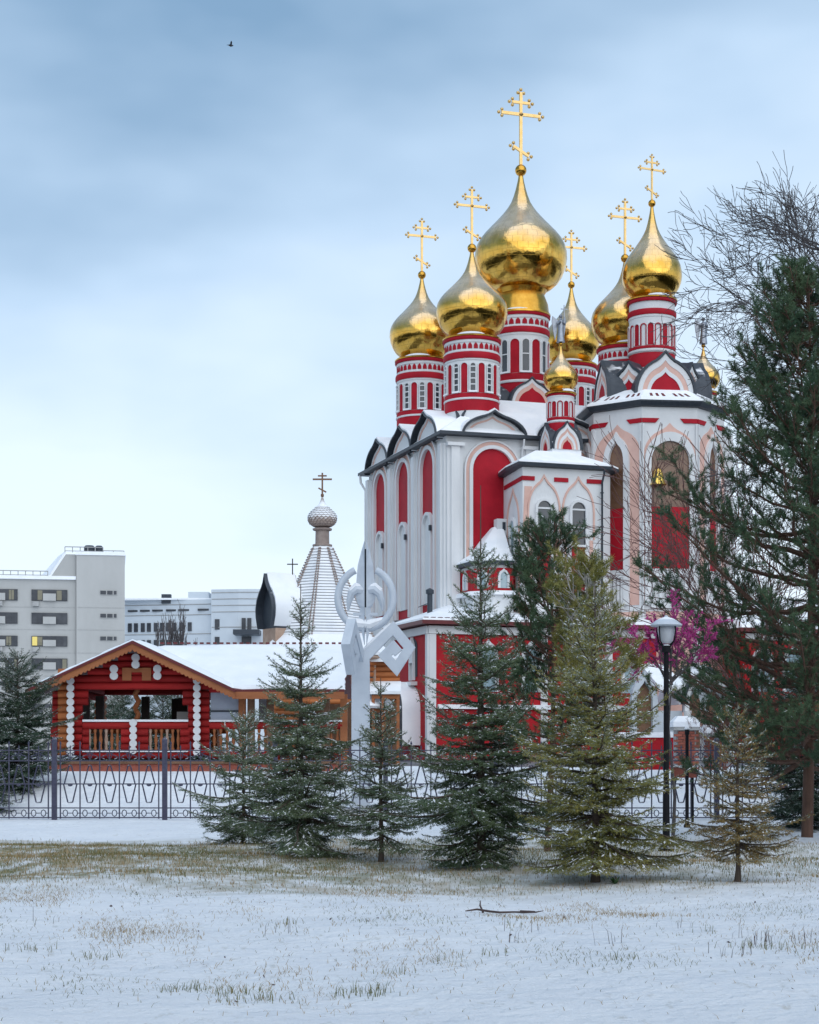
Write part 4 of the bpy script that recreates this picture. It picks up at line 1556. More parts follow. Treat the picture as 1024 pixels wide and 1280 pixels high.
def snow_sheet(quad, th, nu, nv, seed):
    """blanket of snow on a roof plane: uneven thickness, soft ragged rim"""
    a, b, c, d = [Vector(p) for p in quad]
    def nz(u, v):
        return math.sin(9 * u + 3.1 * v + seed) * 0.4 + math.sin(17 * u - 7 * v + 2 * seed) * 0.3 + math.sin(31 * u + 13 * v) * 0.2
    rows = []
    for i in range(nu + 1):
        row = []
        for j in range(nv + 1):
            u, v = i / nu, j / nv
            edge = i in (0, nu) or j in (0, nv)
            p = (a.lerp(b, u)).lerp(d.lerp(c, u), v)
            n2 = nz(u * 2, v * 2)
            if edge:
                ctr = (a + b + c + d) / 4
                p = p + (p - ctr).normalized() * (0.035 * n2 + 0.01)
                z = 0.0
            else:
                near = min(i, nu - i, j, nv - j)
                z = th * (1.0 + 0.22 * n2) * (0.82 if near == 1 else 1.0)
                if near == 1:
                    p = p + (p - (a + b + c + d) / 4).normalized() * 0.10
            row.append(p + Vector((0, 0, z)))
        rows.append(row)
    q = MB()
    q.grid(rows)
    return q


# ------------------------------------------------------------------ red log pavilion
def pavilion():
    Y = 50.0
    sc = F / Y
    c = Vector((X_at(172, Y), Y, 0))
    pv = thing('log_pavilion', 'red log pavilion with white log ends and snow on its gable roof', 'pavilion', c)
    zz = lambda py: Z_at(py, Y)
    xx = lambda px: (px - 172) / sc
    zr, ze = zz(803), zz(863)
    DEP, FO = 5.4, -0.85
    xl, xr = xx(41), xx(298)
    # roofs: maroon deck plus a blanket of snow
    left = [(0, FO, zr), (xl, FO, ze), (xl, DEP, ze), (0, DEP, zr)]
    right = [(0, FO, zr), (0, DEP, zr), (xr, DEP, ze), (xr, FO, ze)]
    xw = xx(432)
    rv = 2.5
    front = [(0.02, rv, zr), (xr, FO, ze), (xw, FO, ze), (xw, rv, zr)]
    back = [(0.02, rv, zr), (xw, rv, zr), (xw, 5.6, ze), (xr, 5.6, ze)]
    for pol in (left, right, front, back):
        q = MB()
        q.slab([(x, y, z - 0.08) for x, y, z in pol], 0.07)
        q.build('roof_deck', M['maroon'], pv)
        snow_sheet([(x, y + (0.05 if y == FO else 0), z) for x, y, z in pol], 0.13, 26, 14, 3).build('snow_blanket', M['roof_snow'], pv, True)
    # ridge cap with small icicle drips along the back ridge
    q = MB()
    for i in range(28):
        q.box((0.35 + i * (xw - 0.4) / 28, rv, zr + 0.13), (0.11, 0.1, 0.05))
    q.build('ridge_tiles', M['maroon'], pv)
    # scalloped barge boards
    for s, xe in ((-1, xl), (1, xr)):
        q = MB()
        n = 26
        mp = flat((0, FO - 0.03, 0), (1, 0, 0), (0, -1, 0))
        top, bot = [], []
        for i in range(n * 4 + 1):
            t = i / (n * 4)
            x, z = xe * t, zr + (ze - zr) * t - 0.05
            top.append((x, z))
            bot.append((x, z - 0.20 - 0.05 * abs(math.sin(PI * t * n))))
        q.ring(top, bot, mp, 0, 0.06)
        q.build('barge_board', M['fascia_wood'], pv)
        q = MB()
        q.ring([(xe * t, zr + (ze - zr) * t - 0.01) for t in (0, 1)], [(xe * t, zr + (ze - zr) * t - 0.09) for t in (0, 1)], mp, 0, 0.10)
        q.build('drip_edge', M['maroon'], pv)
    q = MB()
    q.box(((xr + xw) / 2, FO - 0.02, ze - 0.17), (xw - xr, 0.06, 0.2))
    q.build('fascia_board', M['fascia_wood'], pv)
    # logs
    h = 0.205
    um = MB()
    um.tube([(-0.5, 0, 0), (0.5, 0, 0)], h / 2 * 1.05, 12)
    red = um.mesh('log', M['log_red'], True)
    um = MB()
    um.tube([(-0.5, 0, 0), (0.5, 0, 0)], h / 2 * 1.05, 12)
    orange = um.mesh('log', M['log_orange'], True)
    um = MB()
    um.lathe([(0.02, -0.05), (0.095, -0.05), (0.108, -0.03), (0.108, 0.04)], 12)
    me_end = um.mesh('log_end', M['white'], True)

    def log(x0, x1, z, y=0.0, me=red, r=1.0):
        return link('log', me, pv, ((x0 + x1) / 2, y, z), scale=(x1 - x0, r, r))

    def log_y(x, y0, y1, z, me=red):
        return link('log', me, pv, (x, (y0 + y1) / 2, z), scale=(y1 - y0, 1, 1), rot=(0, 0, PI / 2))

    def end(x, z, y=-0.34, s=1.0):
        o = link('log_end', me_end, pv, (x, y, z), rot=(PI / 2, 0, 0), scale=(s, s, s))
        return o
    zfloor = zz(952)
    zrail = zz(906)
    zhead = zz(862)
    slope = (zr - ze) / xr
    # gable logs above the opening (front and back)
    for yy in (0.0, DEP - 0.6):
        z = zhead + h / 2
        while z < zr - 0.3:
            half = min(xx(262), (zr - 0.16 - z) / slope)
            if half > 0.2:
                log(max(-half, xx(78)), half, z, yy)
            z += h
        # long side beams under the eaves
    for j in range(2):
        log_y(xx(91), -0.3, DEP - 0.3, zhead + h * (j - 0.5))
        log_y(xx(248), -0.3, DEP - 0.3, zhead + h * (j - 0.5))
    # white log-end stacks
    for px in (91, 248):
        z = zz(940)
        while z < zz(848):
            end(xx(px), z)
            z += h * 0.98
    for px, ya, nn in ((172, 822, 2), (145, 836, 2), (199, 836, 2)):
        for j in range(nn):
            end(xx(px), zz(ya) - 0.02 - j * h * 0.95, s=1.08)
    # stub logs at the corner stacks and middle post
    z = zz(940)
    j = 0
    while z < zhead:
        arch_in = 0.34 if (z > zhead - 0.42) else 0.18
        log(xx(66) if z > zrail else xx(64), xx(91) + arch_in + 0.1, z, me=orange if False else red)
        log(xx(248) - arch_in - 0.1, xx(262), z)
        log_y(xx(91), -0.28, 0.55, z)
        log_y(xx(248), -0.28, 0.55, z)
        log_y(xx(91), DEP - 1.4, DEP - 0.4, z, orange)
        log_y(xx(248), DEP - 1.4, DEP - 0.4, z, orange)
        z += h
        j += 1
    # orange logs of the left outer wall
    for j in range(12):
        log(xx(74), xx(88), zz(940) + h * j, -0.1, orange)
    # rails, balusters
    for (xa, xb) in ((xx(104), xx(236)),):
        log(xa, xb, zrail - 0.02, -0.02)
        q = MB()
        q.slab([(xa, -0.12, zrail + 0.085), (xb, -0.12, zrail + 0.085), (xb, 0.1, zrail + 0.085), (xa, 0.1, zrail + 0.085)], 0.06)
        q.build('rail_snow', M['roof_snow'], pv)
        log(xa, xb, zz(944), 0.0)
        q = MB()
        q.slab([(xa, -0.14, zz(944) + 0.09), (xb, -0.14, zz(944) + 0.09), (xb, 0.02, zz(944) + 0.09), (xa, 0.02, zz(944) + 0.09)], 0.05)
        q.build('rail_snow', M['roof_snow'], pv)
    for dz in (0, 1, 2):
        for px0, px1 in ((152, 166), (170, 186), (226, 238), (104, 112)):
            log(xx(px0), xx(px1), zrail - 0.22 - dz * h * 1.02, -0.03)
    z = zz(938)
    while z < zrail + 0.15:
        end(xx(168), z, -0.2)
        z += h * 0.95
    bal = MB()
    hb = zrail - zz(944) - 0.2
    bal.lathe([(0.035, 0), (0.05, 0.06), (0.028, 0.16), (0.055, hb * 0.5), (0.028, hb - 0.16), (0.05, hb - 0.06), (0.035, hb)], 8)
    bme = bal.mesh('baluster', M['fascia_wood'], True)
    bwh = bal.mesh('baluster', M['pale_wood'], True)
    for i, px in enumerate((112, 119, 126, 133, 140, 147, 188, 195, 202, 209, 216, 223)):
        link('baluster', bme if i % 3 else bwh, pv, (xx(px), 0.0, zz(944) + 0.1))
    # inner posts
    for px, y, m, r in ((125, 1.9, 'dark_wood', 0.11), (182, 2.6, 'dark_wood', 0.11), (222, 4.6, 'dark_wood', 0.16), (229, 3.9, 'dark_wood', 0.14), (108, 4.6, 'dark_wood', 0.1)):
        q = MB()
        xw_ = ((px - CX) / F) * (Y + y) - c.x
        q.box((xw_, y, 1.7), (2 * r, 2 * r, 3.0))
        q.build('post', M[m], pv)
    q = MB()
    tw = [(xx(167) + 0.05 * math.cos(t * 1.6), 0.6 + 0.05 * math.sin(t * 1.6), zrail - 0.9 + t * 0.1) for t in range(22)]
    q.tube(tw, 0.075, 8)
    q.build('twisted_post', M['fascia_wood'], pv, True)
    # table-like white box inside on the right
    q = MB()
    q.box((xx(222) + 0.1, 1.4, zrail + 0.12), (0.55, 0.5, 0.55))
    q.build('serving_counter', M['panel_grey'], pv)
    # back rail
    log(xx(60), xx(262), zrail - 0.1, DEP - 0.6, orange)
    # carved plaque under the gable
    q = MB()
    for x in (-0.28, 0.28):
        q.box((x, -0.14, zz(843)), (0.26, 0.06, 0.36))
    q.box((0, -0.14, zz(838)), (0.3, 0.05, 0.12))
    q.build('carved_plaque', M['fascia_wood'], pv)
    # floor slab and foundation
    q = MB()
    q.box((xx(252), 2.4, zz(955) / 2 - 0.05), (xx(440) - xx(62), 5.6, zz(955) + 0.1))
    q.build('foundation', M['brick'], pv)
    q = MB()
    q.box((xx(252), 2.4, zz(955) + 0.04), (xx(440) - xx(62) + 0.1, 5.7, 0.07))
    q.build('floor_deck', M['brown_wood'], pv)
    # right wing: window of grey film, posts, rail, low logs
    q = MB()
    q.box((xx(281), 0.02, (zz(902) + zz(862)) / 2), (xx(298) - xx(263), 0.04, zz(862) - zz(902)))
    wnd = q.build('film_window', M['film'], pv)
    q = MB()
    q.box((xx(281), -0.02, zz(889)), (xx(298) - xx(263), 0.04, 0.05))
    q.build('glazing_bar', M['fascia'], wnd)
    for px, m in ((303, 'fascia_wood'), (314, 'brown_wood'), (338, 'brown_wood'), (372, 'fascia_wood'), (408, 'brown_wood'), (430, 'fascia_wood')):
        q = MB()
        q.box((xx(px), 0.0, (zz(868) + zz(955)) / 2), (0.2, 0.2, zz(868) - zz(955)))
        q.build('post', M[m], pv)
    q = MB()
    q.box((xx(328), 0.6, (zz(905) + zz(870)) / 2), (0.3, 0.05, 0.8))
    q.build('white_panel', M['panel_blue'], pv)
    for (pa, pb) in ((262, 300), (318, 372), (376, 428)):
        log(xx(pa), xx(pb), zrail - 0.02, 0)
        log(xx(pa), xx(pb), zz(944), 0)
        q = MB()
        q.slab([(xx(pa), -0.12, zrail + 0.085), (xx(pb), -0.12, zrail + 0.085), (xx(pb), 0.1, zrail + 0.085), (xx(pa), 0.1, zrail + 0.085)], 0.05)
        q.build('rail_snow', M['roof_snow'], pv)
        for px in range(pa + 6, pb - 3, 8):
            link('baluster', bme, pv, (xx(px), 0.0, zz(944) + 0.1))
    log(xx(262), xx(430), zhead + 0.02, 0)
    q = MB()
    q.box((xx(400), 3.2, 1.9), (1.8, 0.1, 2.2))
    q.build('back_boarding', M['brown_wood'], pv)


pavilion()


# ------------------------------------------------------------------ iron fence
def fence():
    Y = 40.1
    sc = F / Y
    fe = thing('iron_fence', 'dark wrought iron fence with spikes and diamond pattern on snow', 'fence', (0, Y, 0))
    zz = lambda py: Z_at(py, Y)
    x0, sp = X_at(68, Y), 138 / sc
    pm = MB()
    pm.box((0, 0, 0.9), (0.11, 0.11, 1.8))
    pm.lathe([(0.078, 1.8), (0.078, 1.84), (0.0, 1.9)], 4, a0=PI / 4)
    post = pm.mesh('post', M['fence_iron'])
    zt, zb = zz(926), zz(1024)

    def spike(h0, h1, t):
        q = MB()
        q.box((0, 0, (h0 + h1 - 0.08) / 2), (t, t, h1 - 0.08 - h0))
        q.lathe([(t * 0.5, h1 - 0.09), (t * 0.95, h1 - 0.06), (0.0, h1)], 4)
        return q.mesh('picket', M['fence_iron'])
    picket = spike(0.03, zt, 0.028)
    short = spike(zz(951), zz(931), 0.02)
    short.name = 'short_spike'
    rm = MB()
    rm.box((0, 0, 0), (sp - 0.12, 0.03, 0.026))
    rail = rm.mesh('rail', M['fence_iron'])

    def bars(pts, t=0.027):
        q = MB()
        for a, b in zip(pts[:-1], pts[1:]):
            q.tube([(a[0], 0, a[1]), (b[0], 0, b[1])], t * 0.6, 4)
        return q
    pw = 24.6 / sc
    zm = zz(980)
    up = bars([(-0.30 * pw, zm), (-0.06 * pw, zz(957)), (0.06 * pw, zz(957)), (0.30 * pw, zm)]).mesh('upper_chevron', M['fence_iron'])
    lo = bars([(-0.34 * pw, zm), (-0.12 * pw, zz(1003)), (0.12 * pw, zz(1003)), (0.34 * pw, zm)]).mesh('lower_chevron', M['fence_iron'])
    q = MB()
    zc = (zz(1010) + zz(1023)) / 2
    for k in (-0.25, 0.25):
        q.tube([(k * pw + 0.055 * math.cos(a), 0, zc + 0.075 * math.sin(a)) for a in [2 * PI * i / 8 for i in range(9)]], 0.011, 4)
    q.tube([(-0.5 * pw, 0, zc), (-0.25 * pw - 0.06, 0, zc)], 0.009, 4)
    q.tube([(-0.25 * pw + 0.06, 0, zc), (0.25 * pw - 0.06, 0, zc)], 0.009, 4)
    q.tube([(0.25 * pw + 0.06, 0, zc), (0.5 * pw, 0, zc)], 0.009, 4)
    dia = q.mesh('ring_ornament', M['fence_iron'], True)
    q = MB()
    za, zb_ = zz(949), zz(940)
    for k in (-1, 1):
        pts = []
        for i in range(13):
            t = i / 12
            pts.append((k * (0.25 * pw) + 0.16 * pw * math.sin(t * 2 * PI) * (1 if k > 0 else -1), 0, za + (zb_ - za) * t))
        q.tube(pts, 0.011, 4)
    q.tube([(0.09 * math.cos(a) * 0.5, 0, (za + zb_) / 2 + 0.07 * math.sin(a)) for a in [2 * PI * i / 8 for i in range(9)]], 0.010, 4)
    scr = q.mesh('scroll_ornament', M['fence_iron'], True)
    q = MB()
    q.lathe([(0.01, -0.045), (0.05, -0.03), (0.055, 0), (0.01, 0.0)], 8)
    drop = q.mesh('drop_ornament', M['fence_iron'])
    for i in range(-1, 8):
        x = x0 + i * sp
        link('post', post, fe, (x, 0, 0))
        if i == 7:
            break
        xc = x + sp / 2
        for py in (938, 951, 980, 1010, 1022):
            link('rail', rail, fe, (xc, 0, zz(py)))
        for k in range(6):
            xk = xc + (k - 2.5) * pw
            link('picket', picket, fe, (xk, 0.0, 0))
            if k < 5:
                xm = xk + pw / 2
                link('short_spike', short, fe, (xm, 0, 0))
                link('upper_chevron', up, fe, (xm, 0, 0))
                link('lower_chevron', lo, fe, (xm, 0, 0))
                link('ring_ornament', dia, fe, (xm, 0, 0))
                link('scroll_ornament', scr, fe, (xm, 0, 0))
                link('drop_ornament', drop, fe, (xm, 0, zm - 0.012))


fence()


# ------------------------------------------------------------------ white sculpture
def sculpture():
    Y = 43.0
    sc = F / Y
    c = Vector((X_at(451, Y), Y, 0))
    sg = thing('white_sculpture', 'white painted steel sculpture of spear, ring and horn spirals on a post', 'sculpture', c)
    P = lambda px, py: ((px - 451) / sc, Z_at(py, Y))
    zs = lambda py: Z_at(py, Y)
    mp = flat((0, 0, 0), (1, 0, 0), (0, -1, 0))
    q = MB()
    q.box((0, 0, zs(822) / 2), (0.44, 0.36, zs(822)))
    q.build('post', M['sculpt'], sg)

    def band(pts, w, mpf, d0, d1, name):
        """flat bar of width w bent along pts, mitred"""
        L_, R_ = [], []
        n = len(pts)
        V2 = [Vector(p) for p in pts]
        for i in range(n):
            a = (V2[i] - V2[i - 1]).normalized() if i > 0 else (V2[1] - V2[0]).normalized()
            b = (V2[i + 1] - V2[i]).normalized() if i < n - 1 else a
            na, nb = Vector((-a.y, a.x)), Vector((-b.y, b.x))
            m_ = (na + nb).normalized()
            k = (w / 2) / max(0.35, m_.dot(na))
            L_.append(V2[i] + m_ * k)
            R_.append(V2[i] - m_ * k)
        qq = MB()
        qq.ring([(p.x, p.y) for p in L_], [(p.x, p.y) for p in R_], mpf, d0, d1)
        return qq.build(name, M['sculpt'], sg)
    cr = lambda x, y: P(400 + x / 4.27, 660 + y / 4.27)
    horn = [cr(215, 715), cr(392, 536), cr(478, 640), cr(408, 750), cr(346, 682), cr(392, 636), cr(420, 668)]
    hb = band(horn, 0.235, mp, -0.13, 0.13, 'horn_spiral')
    a = math.radians(76)
    h2 = [(-x, z) for x, z in horn]
    m2 = flat((0, 0, 0), (math.cos(a), math.sin(a), 0), (math.sin(a), -math.cos(a), 0))
    band([(x - 0.02, z) for x, z in h2], 0.235, m2, -0.11, 0.11, 'horn_spiral')
    # open ring
    rc = P(457, 748)
    q = MB()
    pts = []
    for i in range(41):
        t = math.radians(112) + math.radians(316) * i / 40
        pts.append((rc[0] + 0.675 * math.cos(t), 0.0, rc[1] + 0.74 * math.sin(t)))
    q.tube(pts, 0.088, 12)
    q.build('open_ring', M['sculpt'], sg, True)
    # spear: two bevelled blades with a dark groove between
    tip, bot = zs(676), zs(806)
    prof = [(0.0, 1.0), (0.10, 0.90), (0.19, 0.76), (0.225, 0.60), (0.24, 0.46), (0.20, 0.40), (0.13, 0.35), (0.16, 0.26), (0.11, 0.16), (0.03, 0.0)]
    for s in (-1, 1):
        q = MB()
        rows = []
        for x, t in prof:
            z = bot + (tip - bot) * t
            x = max(x, 0.025)
            rows.append([(rc[0] + s * 0.022, 0.12, z), (rc[0] + s * x, 0.04, z), (rc[0] + s * x, -0.04, z), (rc[0] + s * 0.022, -0.14, z)])
        q.grid(rows, True)
        q.face(rows[0])
        q.face(rows[-1])
        q.build('spear_blade', M['sculpt'], sg)
        # curled wing at mid height
        q = MB()
        pts = [(rc[0] + s * 0.08, -0.02, zs(738)), (rc[0] + s * 0.22, -0.05, zs(737)), (rc[0] + s * 0.34, -0.06, zs(742)), (rc[0] + s * 0.40, -0.05, zs(752)), (rc[0] + s * 0.42, -0.03, zs(764))]
        q.tube(pts, [0.12, 0.12, 0.10, 0.07, 0.02], 8)
        wgo = q.build('wing', M['sculpt'], sg, True)
        q = MB()
        q.tube([(p[0], p[1] + 0.01, p[2] + 0.07) for p in pts[:4]], [0.08, 0.10, 0.09, 0.03], 8)
        q.build('snow_cap', M['snow'], wgo, True)
        q = MB()
        q.box((rc[0] + s * 0.17, -0.03, zs(768)), (0.26, 0.1, 0.07))
        q.box((rc[0] + s * 0.15, -0.03, zs(777)), (0.22, 0.1, 0.06))
        q.build('cross_bar', M['sculpt'], sg)
    q = MB()
    q.box((rc[0], 0.0, bot + (tip - bot) * 0.64), (0.043, 0.06, (tip - bot) * 0.56))  # dark bar set in the gap as the groove's shade
    q.build('groove_shade', M['fascia'], sg)
    q = MB()
    q.tube([(rc[0] - 0.5, 0.0, rc[1] - 0.49), (rc[0] - 0.25, -0.02, rc[1] - 0.60), (rc[0] + 0.1, -0.02, rc[1] - 0.64), (rc[0] + 0.45, 0.0, rc[1] - 0.5)], [0.05, 0.13, 0.14, 0.05], 8)
    q.build('snow_cap', M['snow'], sg, True)
    q = MB()
    q.box((0, 0, 0.06), (0.9, 0.9, 0.2))
    q.build('base_slab', M['concrete'], sg)
    # snow on the sloping bars
    for p, r_ in ((horn[0], horn[1]),):
        q = MB()
        A, B = Vector((p[0] - 0.10, 0, p[1] + 0.115)), Vector((r_[0] - 0.06, 0, r_[1] + 0.12))
        q.tube([A, A.lerp(B, 0.5), B], [0.03, 0.06, 0.04], 6)
        q.build('snow_cap', M['snow'], hb, True)


sculpture()


# ------------------------------------------------------------------ background blocks of flats
def far_block():
    Y = 260.0
    sc = F / Y
    c = Vector((X_at(75, Y), Y, 0))
    ob = thing('apartment_block', 'grey stepped apartment block with dark window bands, rails on roof', 'building', c, math.radians(9.6))
    xx = lambda px: (px - 75) / sc
    zz = lambda py: Z_at(py, Y)
    D = 18.0
    q = MB()
    q.slab([(xx(-60), 0.6, 0), (xx(94.5), 0.6, 0), (xx(94.5), D, 0), (xx(-60), D, 0)], zz(723))
    q.build('wall', M['panel_grey'], ob)
    q = MB()
    q.slab([(xx(95), 0, 0), (xx(155), 0, 0), (xx(155), D, 0), (xx(95), D, 0)], zz(692))
    tw = q.build('tower_wall', M['panel_grey'], ob)
    q = MB()
    q.prism([(xx(62), zz(723)), (xx(94.5), zz(723)), (xx(94.5), zz(692)), (xx(82), zz(692))], flat((0, 0.7, 0), (1, 0, 0), (0, -1, 0)), -D + 1, 0)
    q.build('stepped_wall', M['panel_grey'], ob)
    q = MB()
    q.slab([(xx(48), 0.9, zz(722)), (xx(61.6), 0.9, zz(722)), (xx(81.6), 0.9, zz(691)), (xx(70), 9.0, zz(691)), (xx(48), 9.0, zz(717))], 0.4)
    q.build('sloped_roof', M['roof_snow'], ob)
    q = MB()
    q.box((xx(125), D / 2, zz(691)), (xx(156) - xx(94), D + 0.3, 0.5))
    q.box((xx(17), D / 2 + 0.3, zz(722)), (xx(95) - xx(-60), D + 0.3, 0.5))
    q.build('parapet_snow', M['roof_snow'], ob)
    q = MB()
    for x0, x1, y, yb in ((81, 128, 683, 690), (128, 154, 687, 690), (-40, 60, 714, 722)):
        q.tube([(xx(x0), 0.3, zz(y)), (xx(x1), 0.3, zz(y))], 0.07, 4)
        q.tube([(xx(x0), 0.3, zz(y) - 0.6), (xx(x1), 0.3, zz(y) - 0.6)], 0.05, 4)
        n = max(2, int((x1 - x0) / 9))
        for i in range(n + 1):
            x = x0 + (x1 - x0) * i / n
            q.tube([(xx(x), 0.3, zz(y)), (xx(x), 0.3, zz(yb))], 0.06, 4)
    q.build('roof_railing', M['concrete'], ob)
    for (x, w) in ((111, 1.6), (123, 1.2)):
        q = MB()
        q.lathe([(0.3, 0), (w / 2, 0.1), (w / 2, 1.0), (w / 2 - 0.2, 1.2)], 12, (xx(x), 1.5, zz(690)))
        q.build('roof_vent', M['fascia'], ob)
    rows = [(737, 751), (766, 780), (795, 808), (823, 837), (852, 866), (880, 893)]
    for j, (ya, yb) in enumerate(rows):
        for (xa, xb, k) in ((-26, -4, 1), (-2, 23, 0), (40, 84, 2)):
            w = xb - xa
            q = MB()
            q.box((xx((xa + xb) / 2), 0.55, (zz(ya) + zz(yb)) / 2), (xx(xb) - xx(xa), 0.3, zz(ya) - zz(yb)))
            win = q.build('window', M['far_glass'], ob)
            # light balcony panel that covers the middle of the band
            pa, pb = (xa + w * 0.32, xa + w * 0.68) if k == 2 else (xa, xa + w * 0.4)
            q = MB()
            q.box((xx((pa + pb) / 2), 0.36, (zz(yb) + zz(ya + 5)) / 2), (xx(pb) - xx(pa), 0.5, zz(ya + 5) - zz(yb)))
            q.build('balcony_panel', M['panel_grey'], win)
            for (fa, fb, idx) in ((0.02, 0.16, 0), (0.17, 0.30, 1), (0.70, 0.84, 2), (0.86, 0.98, 3)):
                if k != 2:
                    fa, fb = 0.45 + 0.13 * idx, 0.45 + 0.13 * idx + 0.11
                kind = 'far_glass'
                h_ = (j * 5 + idx * 3 + xa) % 7
                if h_ in (1, 4):
                    kind = 'curtain_glass'
                if j == 2 and k == 2 and idx == 0:
                    kind = 'lit_glass'
                q = MB()
                q.box((xx(xa + w * (fa + fb) / 2), 0.37, (zz(ya + 1) + zz(yb - 1)) / 2), (xx(xa + w * fb) - xx(xa + w * fa), 0.06, zz(ya + 1) - zz(yb - 1)))
                q.build('pane', M[kind], win)
            if (j + k) % 2 == 0:
                q = MB()
                q.box((xx(xa + w * 0.12), 0.2, zz(yb + 4)), (0.9, 0.6, 0.7))
                q.build('air_conditioner', M['concrete'], ob)
        q = MB()
        q.box((xx(135), -0.05, (zz(ya) + zz(yb - 8)) / 2), (xx(145.5) - xx(124.5), 0.12, zz(ya) - zz(yb - 8)))
        win = q.build('window', M['panel_grey'], ob)
        for fx in (126.5, 130, 136.5, 143):
            q = MB()
            q.box((xx(fx), -0.13, (zz(ya) + zz(yb - 8)) / 2), (0.42 if fx != 136.5 else 0.8, 0.06, 0.55))
            q.build('pane', M['far_glass'], win)
    # panel joints
    q = MB()
    for y in (759, 787, 816, 845, 872):
        q.box((xx(125), -0.015, zz(y)), (xx(154) - xx(96), 0.03, 0.09))
        q.box((xx(17), 0.585, zz(y)), (xx(94) - xx(-59), 0.03, 0.09))
    q.build('panel_joints', M['concrete'], ob)


def far_clinic():
    Y = 300.0
    sc = F / Y
    c = Vector((X_at(245, Y), Y, 0))
    ob = thing('long_building', 'long pale blue low building with rows of small windows', 'building', c)
    xx = lambda px: (px - 245) / sc
    zz = lambda py: Z_at(py, Y)
    q = MB()
    q.slab([(xx(140), 4.0, 0), (xx(265), 0.0, 0), (xx(265), 18, 0), (xx(140), 22, 0)], zz(749))
    q.build('wall', M['panel_blue'], ob)
    q = MB()
    q.slab([(xx(265.3), -1.5, 0), (xx(300), -2.5, 0), (xx(350), -2.5, 0), (xx(350), 18, 0), (xx(265.3), 18, 0)], zz(738))
    q.build('tall_wall', M['panel_blue'], ob)
    q = MB()
    q.box((xx(245), 6, zz(743)), (xx(258) - xx(232), 5, zz(738) - zz(749)))
    q.box((xx(196), 8, zz(747)), (xx(222) - xx(170), 0.2, 1.2))
    q.build('roof_housing', M['panel_blue'], ob)
    q = MB()
    q.box((xx(206), 2.2, zz(747.5)), (1.6, 1.2, 1.6))
    q.build('roof_unit', M['fascia'], ob)
    yoff = lambda px: 4.0 * (265 - px) / 125.0
    q = MB()
    for y in (755, 768, 792):
        q.tube([(xx(141), yoff(141) - 0.05, zz(y)), (xx(264), yoff(264) - 0.05, zz(y))], 0.07, 4)
    for y in (742, 750, 758, 766, 785):
        q.tube([(xx(266), -1.55, zz(y)), (xx(300), -2.55, zz(y)), (xx(349), -2.55, zz(y))], 0.07, 4)
    q.build('panel_joints', M['concrete'], ob)
    for y, h, ws in ((762, 2.4, [(156, 169), (172, 185), (188, 203), (206, 219), (222, 237), (247, 263)]),
                     (783, 11, [(156, 161), (164, 169), (173, 178), (181, 186), (190, 195), (198, 203), (206, 211), (214, 219), (223, 228), (234, 239)]),
                     (803, 8, [(156, 161), (164, 169), (173, 178), (181, 186), (190, 195), (198, 203), (206, 211)])):
        for xa, xb in ws:
            q = MB()
            q.box((xx((xa + xb) / 2), yoff((xa + xb) / 2) - 0.02, zz(y)), (xx(xb) - xx(xa), 0.35, h / sc))
            win = q.build('window', M['far_glass'], ob)
    for xa, xb, ya, yb in ((270, 276, 775, 788), (304, 309, 774, 788), (311, 316, 774, 788), (270, 276, 797, 806), (304, 316, 797, 806)):
        q = MB()
        yy = -1.5 - max(0, min(1, (xa - 265) / 35.0)) * 1.0
        q.box((xx((xa + xb) / 2), yy - 0.05, (zz(ya) + zz(yb)) / 2), (xx(xb) - xx(xa), 0.3, zz(ya) - zz(yb)))
        q.build('window', M['far_glass'], ob)
    q = MB()
    q.box((xx(312), -4.5, zz(793)), (xx(330) - xx(298), 4.0, 0.8))
    q.build('entrance_canopy', M['fascia'], ob)
    q = MB()
    q.box((xx(205), 8, zz(749) + 0.15), (xx(265) - xx(141), 14, 0.3))
    q.box((xx(307), 8, zz(738) + 0.15), (xx(350) - xx(265.5), 14, 0.3))
    q.build('roof_snow', M['roof_snow'], ob)


far_block()
far_clinic()


# ------------------------------------------------------------------ trees
rng = np.random.default_rng(11)


def nrm(a):
    return a / np.maximum(1e-9, np.linalg.norm(a, axis=-1, keepdims=True))


def brush(p0, p1, per_m, ln, wd, rg, lean=0.9, up=0.25):
    """needles along segments p0->p1: returns triangles (n,3,3)"""
    L_ = np.linalg.norm(p1 - p0, axis=1)
    cnt = np.maximum(3, (L_ * per_m).astype(int))
    idx = np.repeat(np.arange(len(p0)), cnt)
    t = rg.random(len(idx))[:, None]
    ax = nrm(p1 - p0)[idx]
    base = p0[idx] + (p1 - p0)[idx] * t
    rv = rg.normal(size=(len(idx), 3))
    rv[:, 2] += up
    side = nrm(rv - ax * (rv * ax).sum(1, keepdims=True))
    d = nrm(side + ax * lean)
    ll = ln * (0.7 + 0.6 * rg.random((len(idx), 1)))
    tip = base + d * ll
    wv = nrm(np.cross(d, rg.normal(size=(len(idx), 3)))) * wd
    return np.stack([base - wv, base + wv, tip], axis=1)


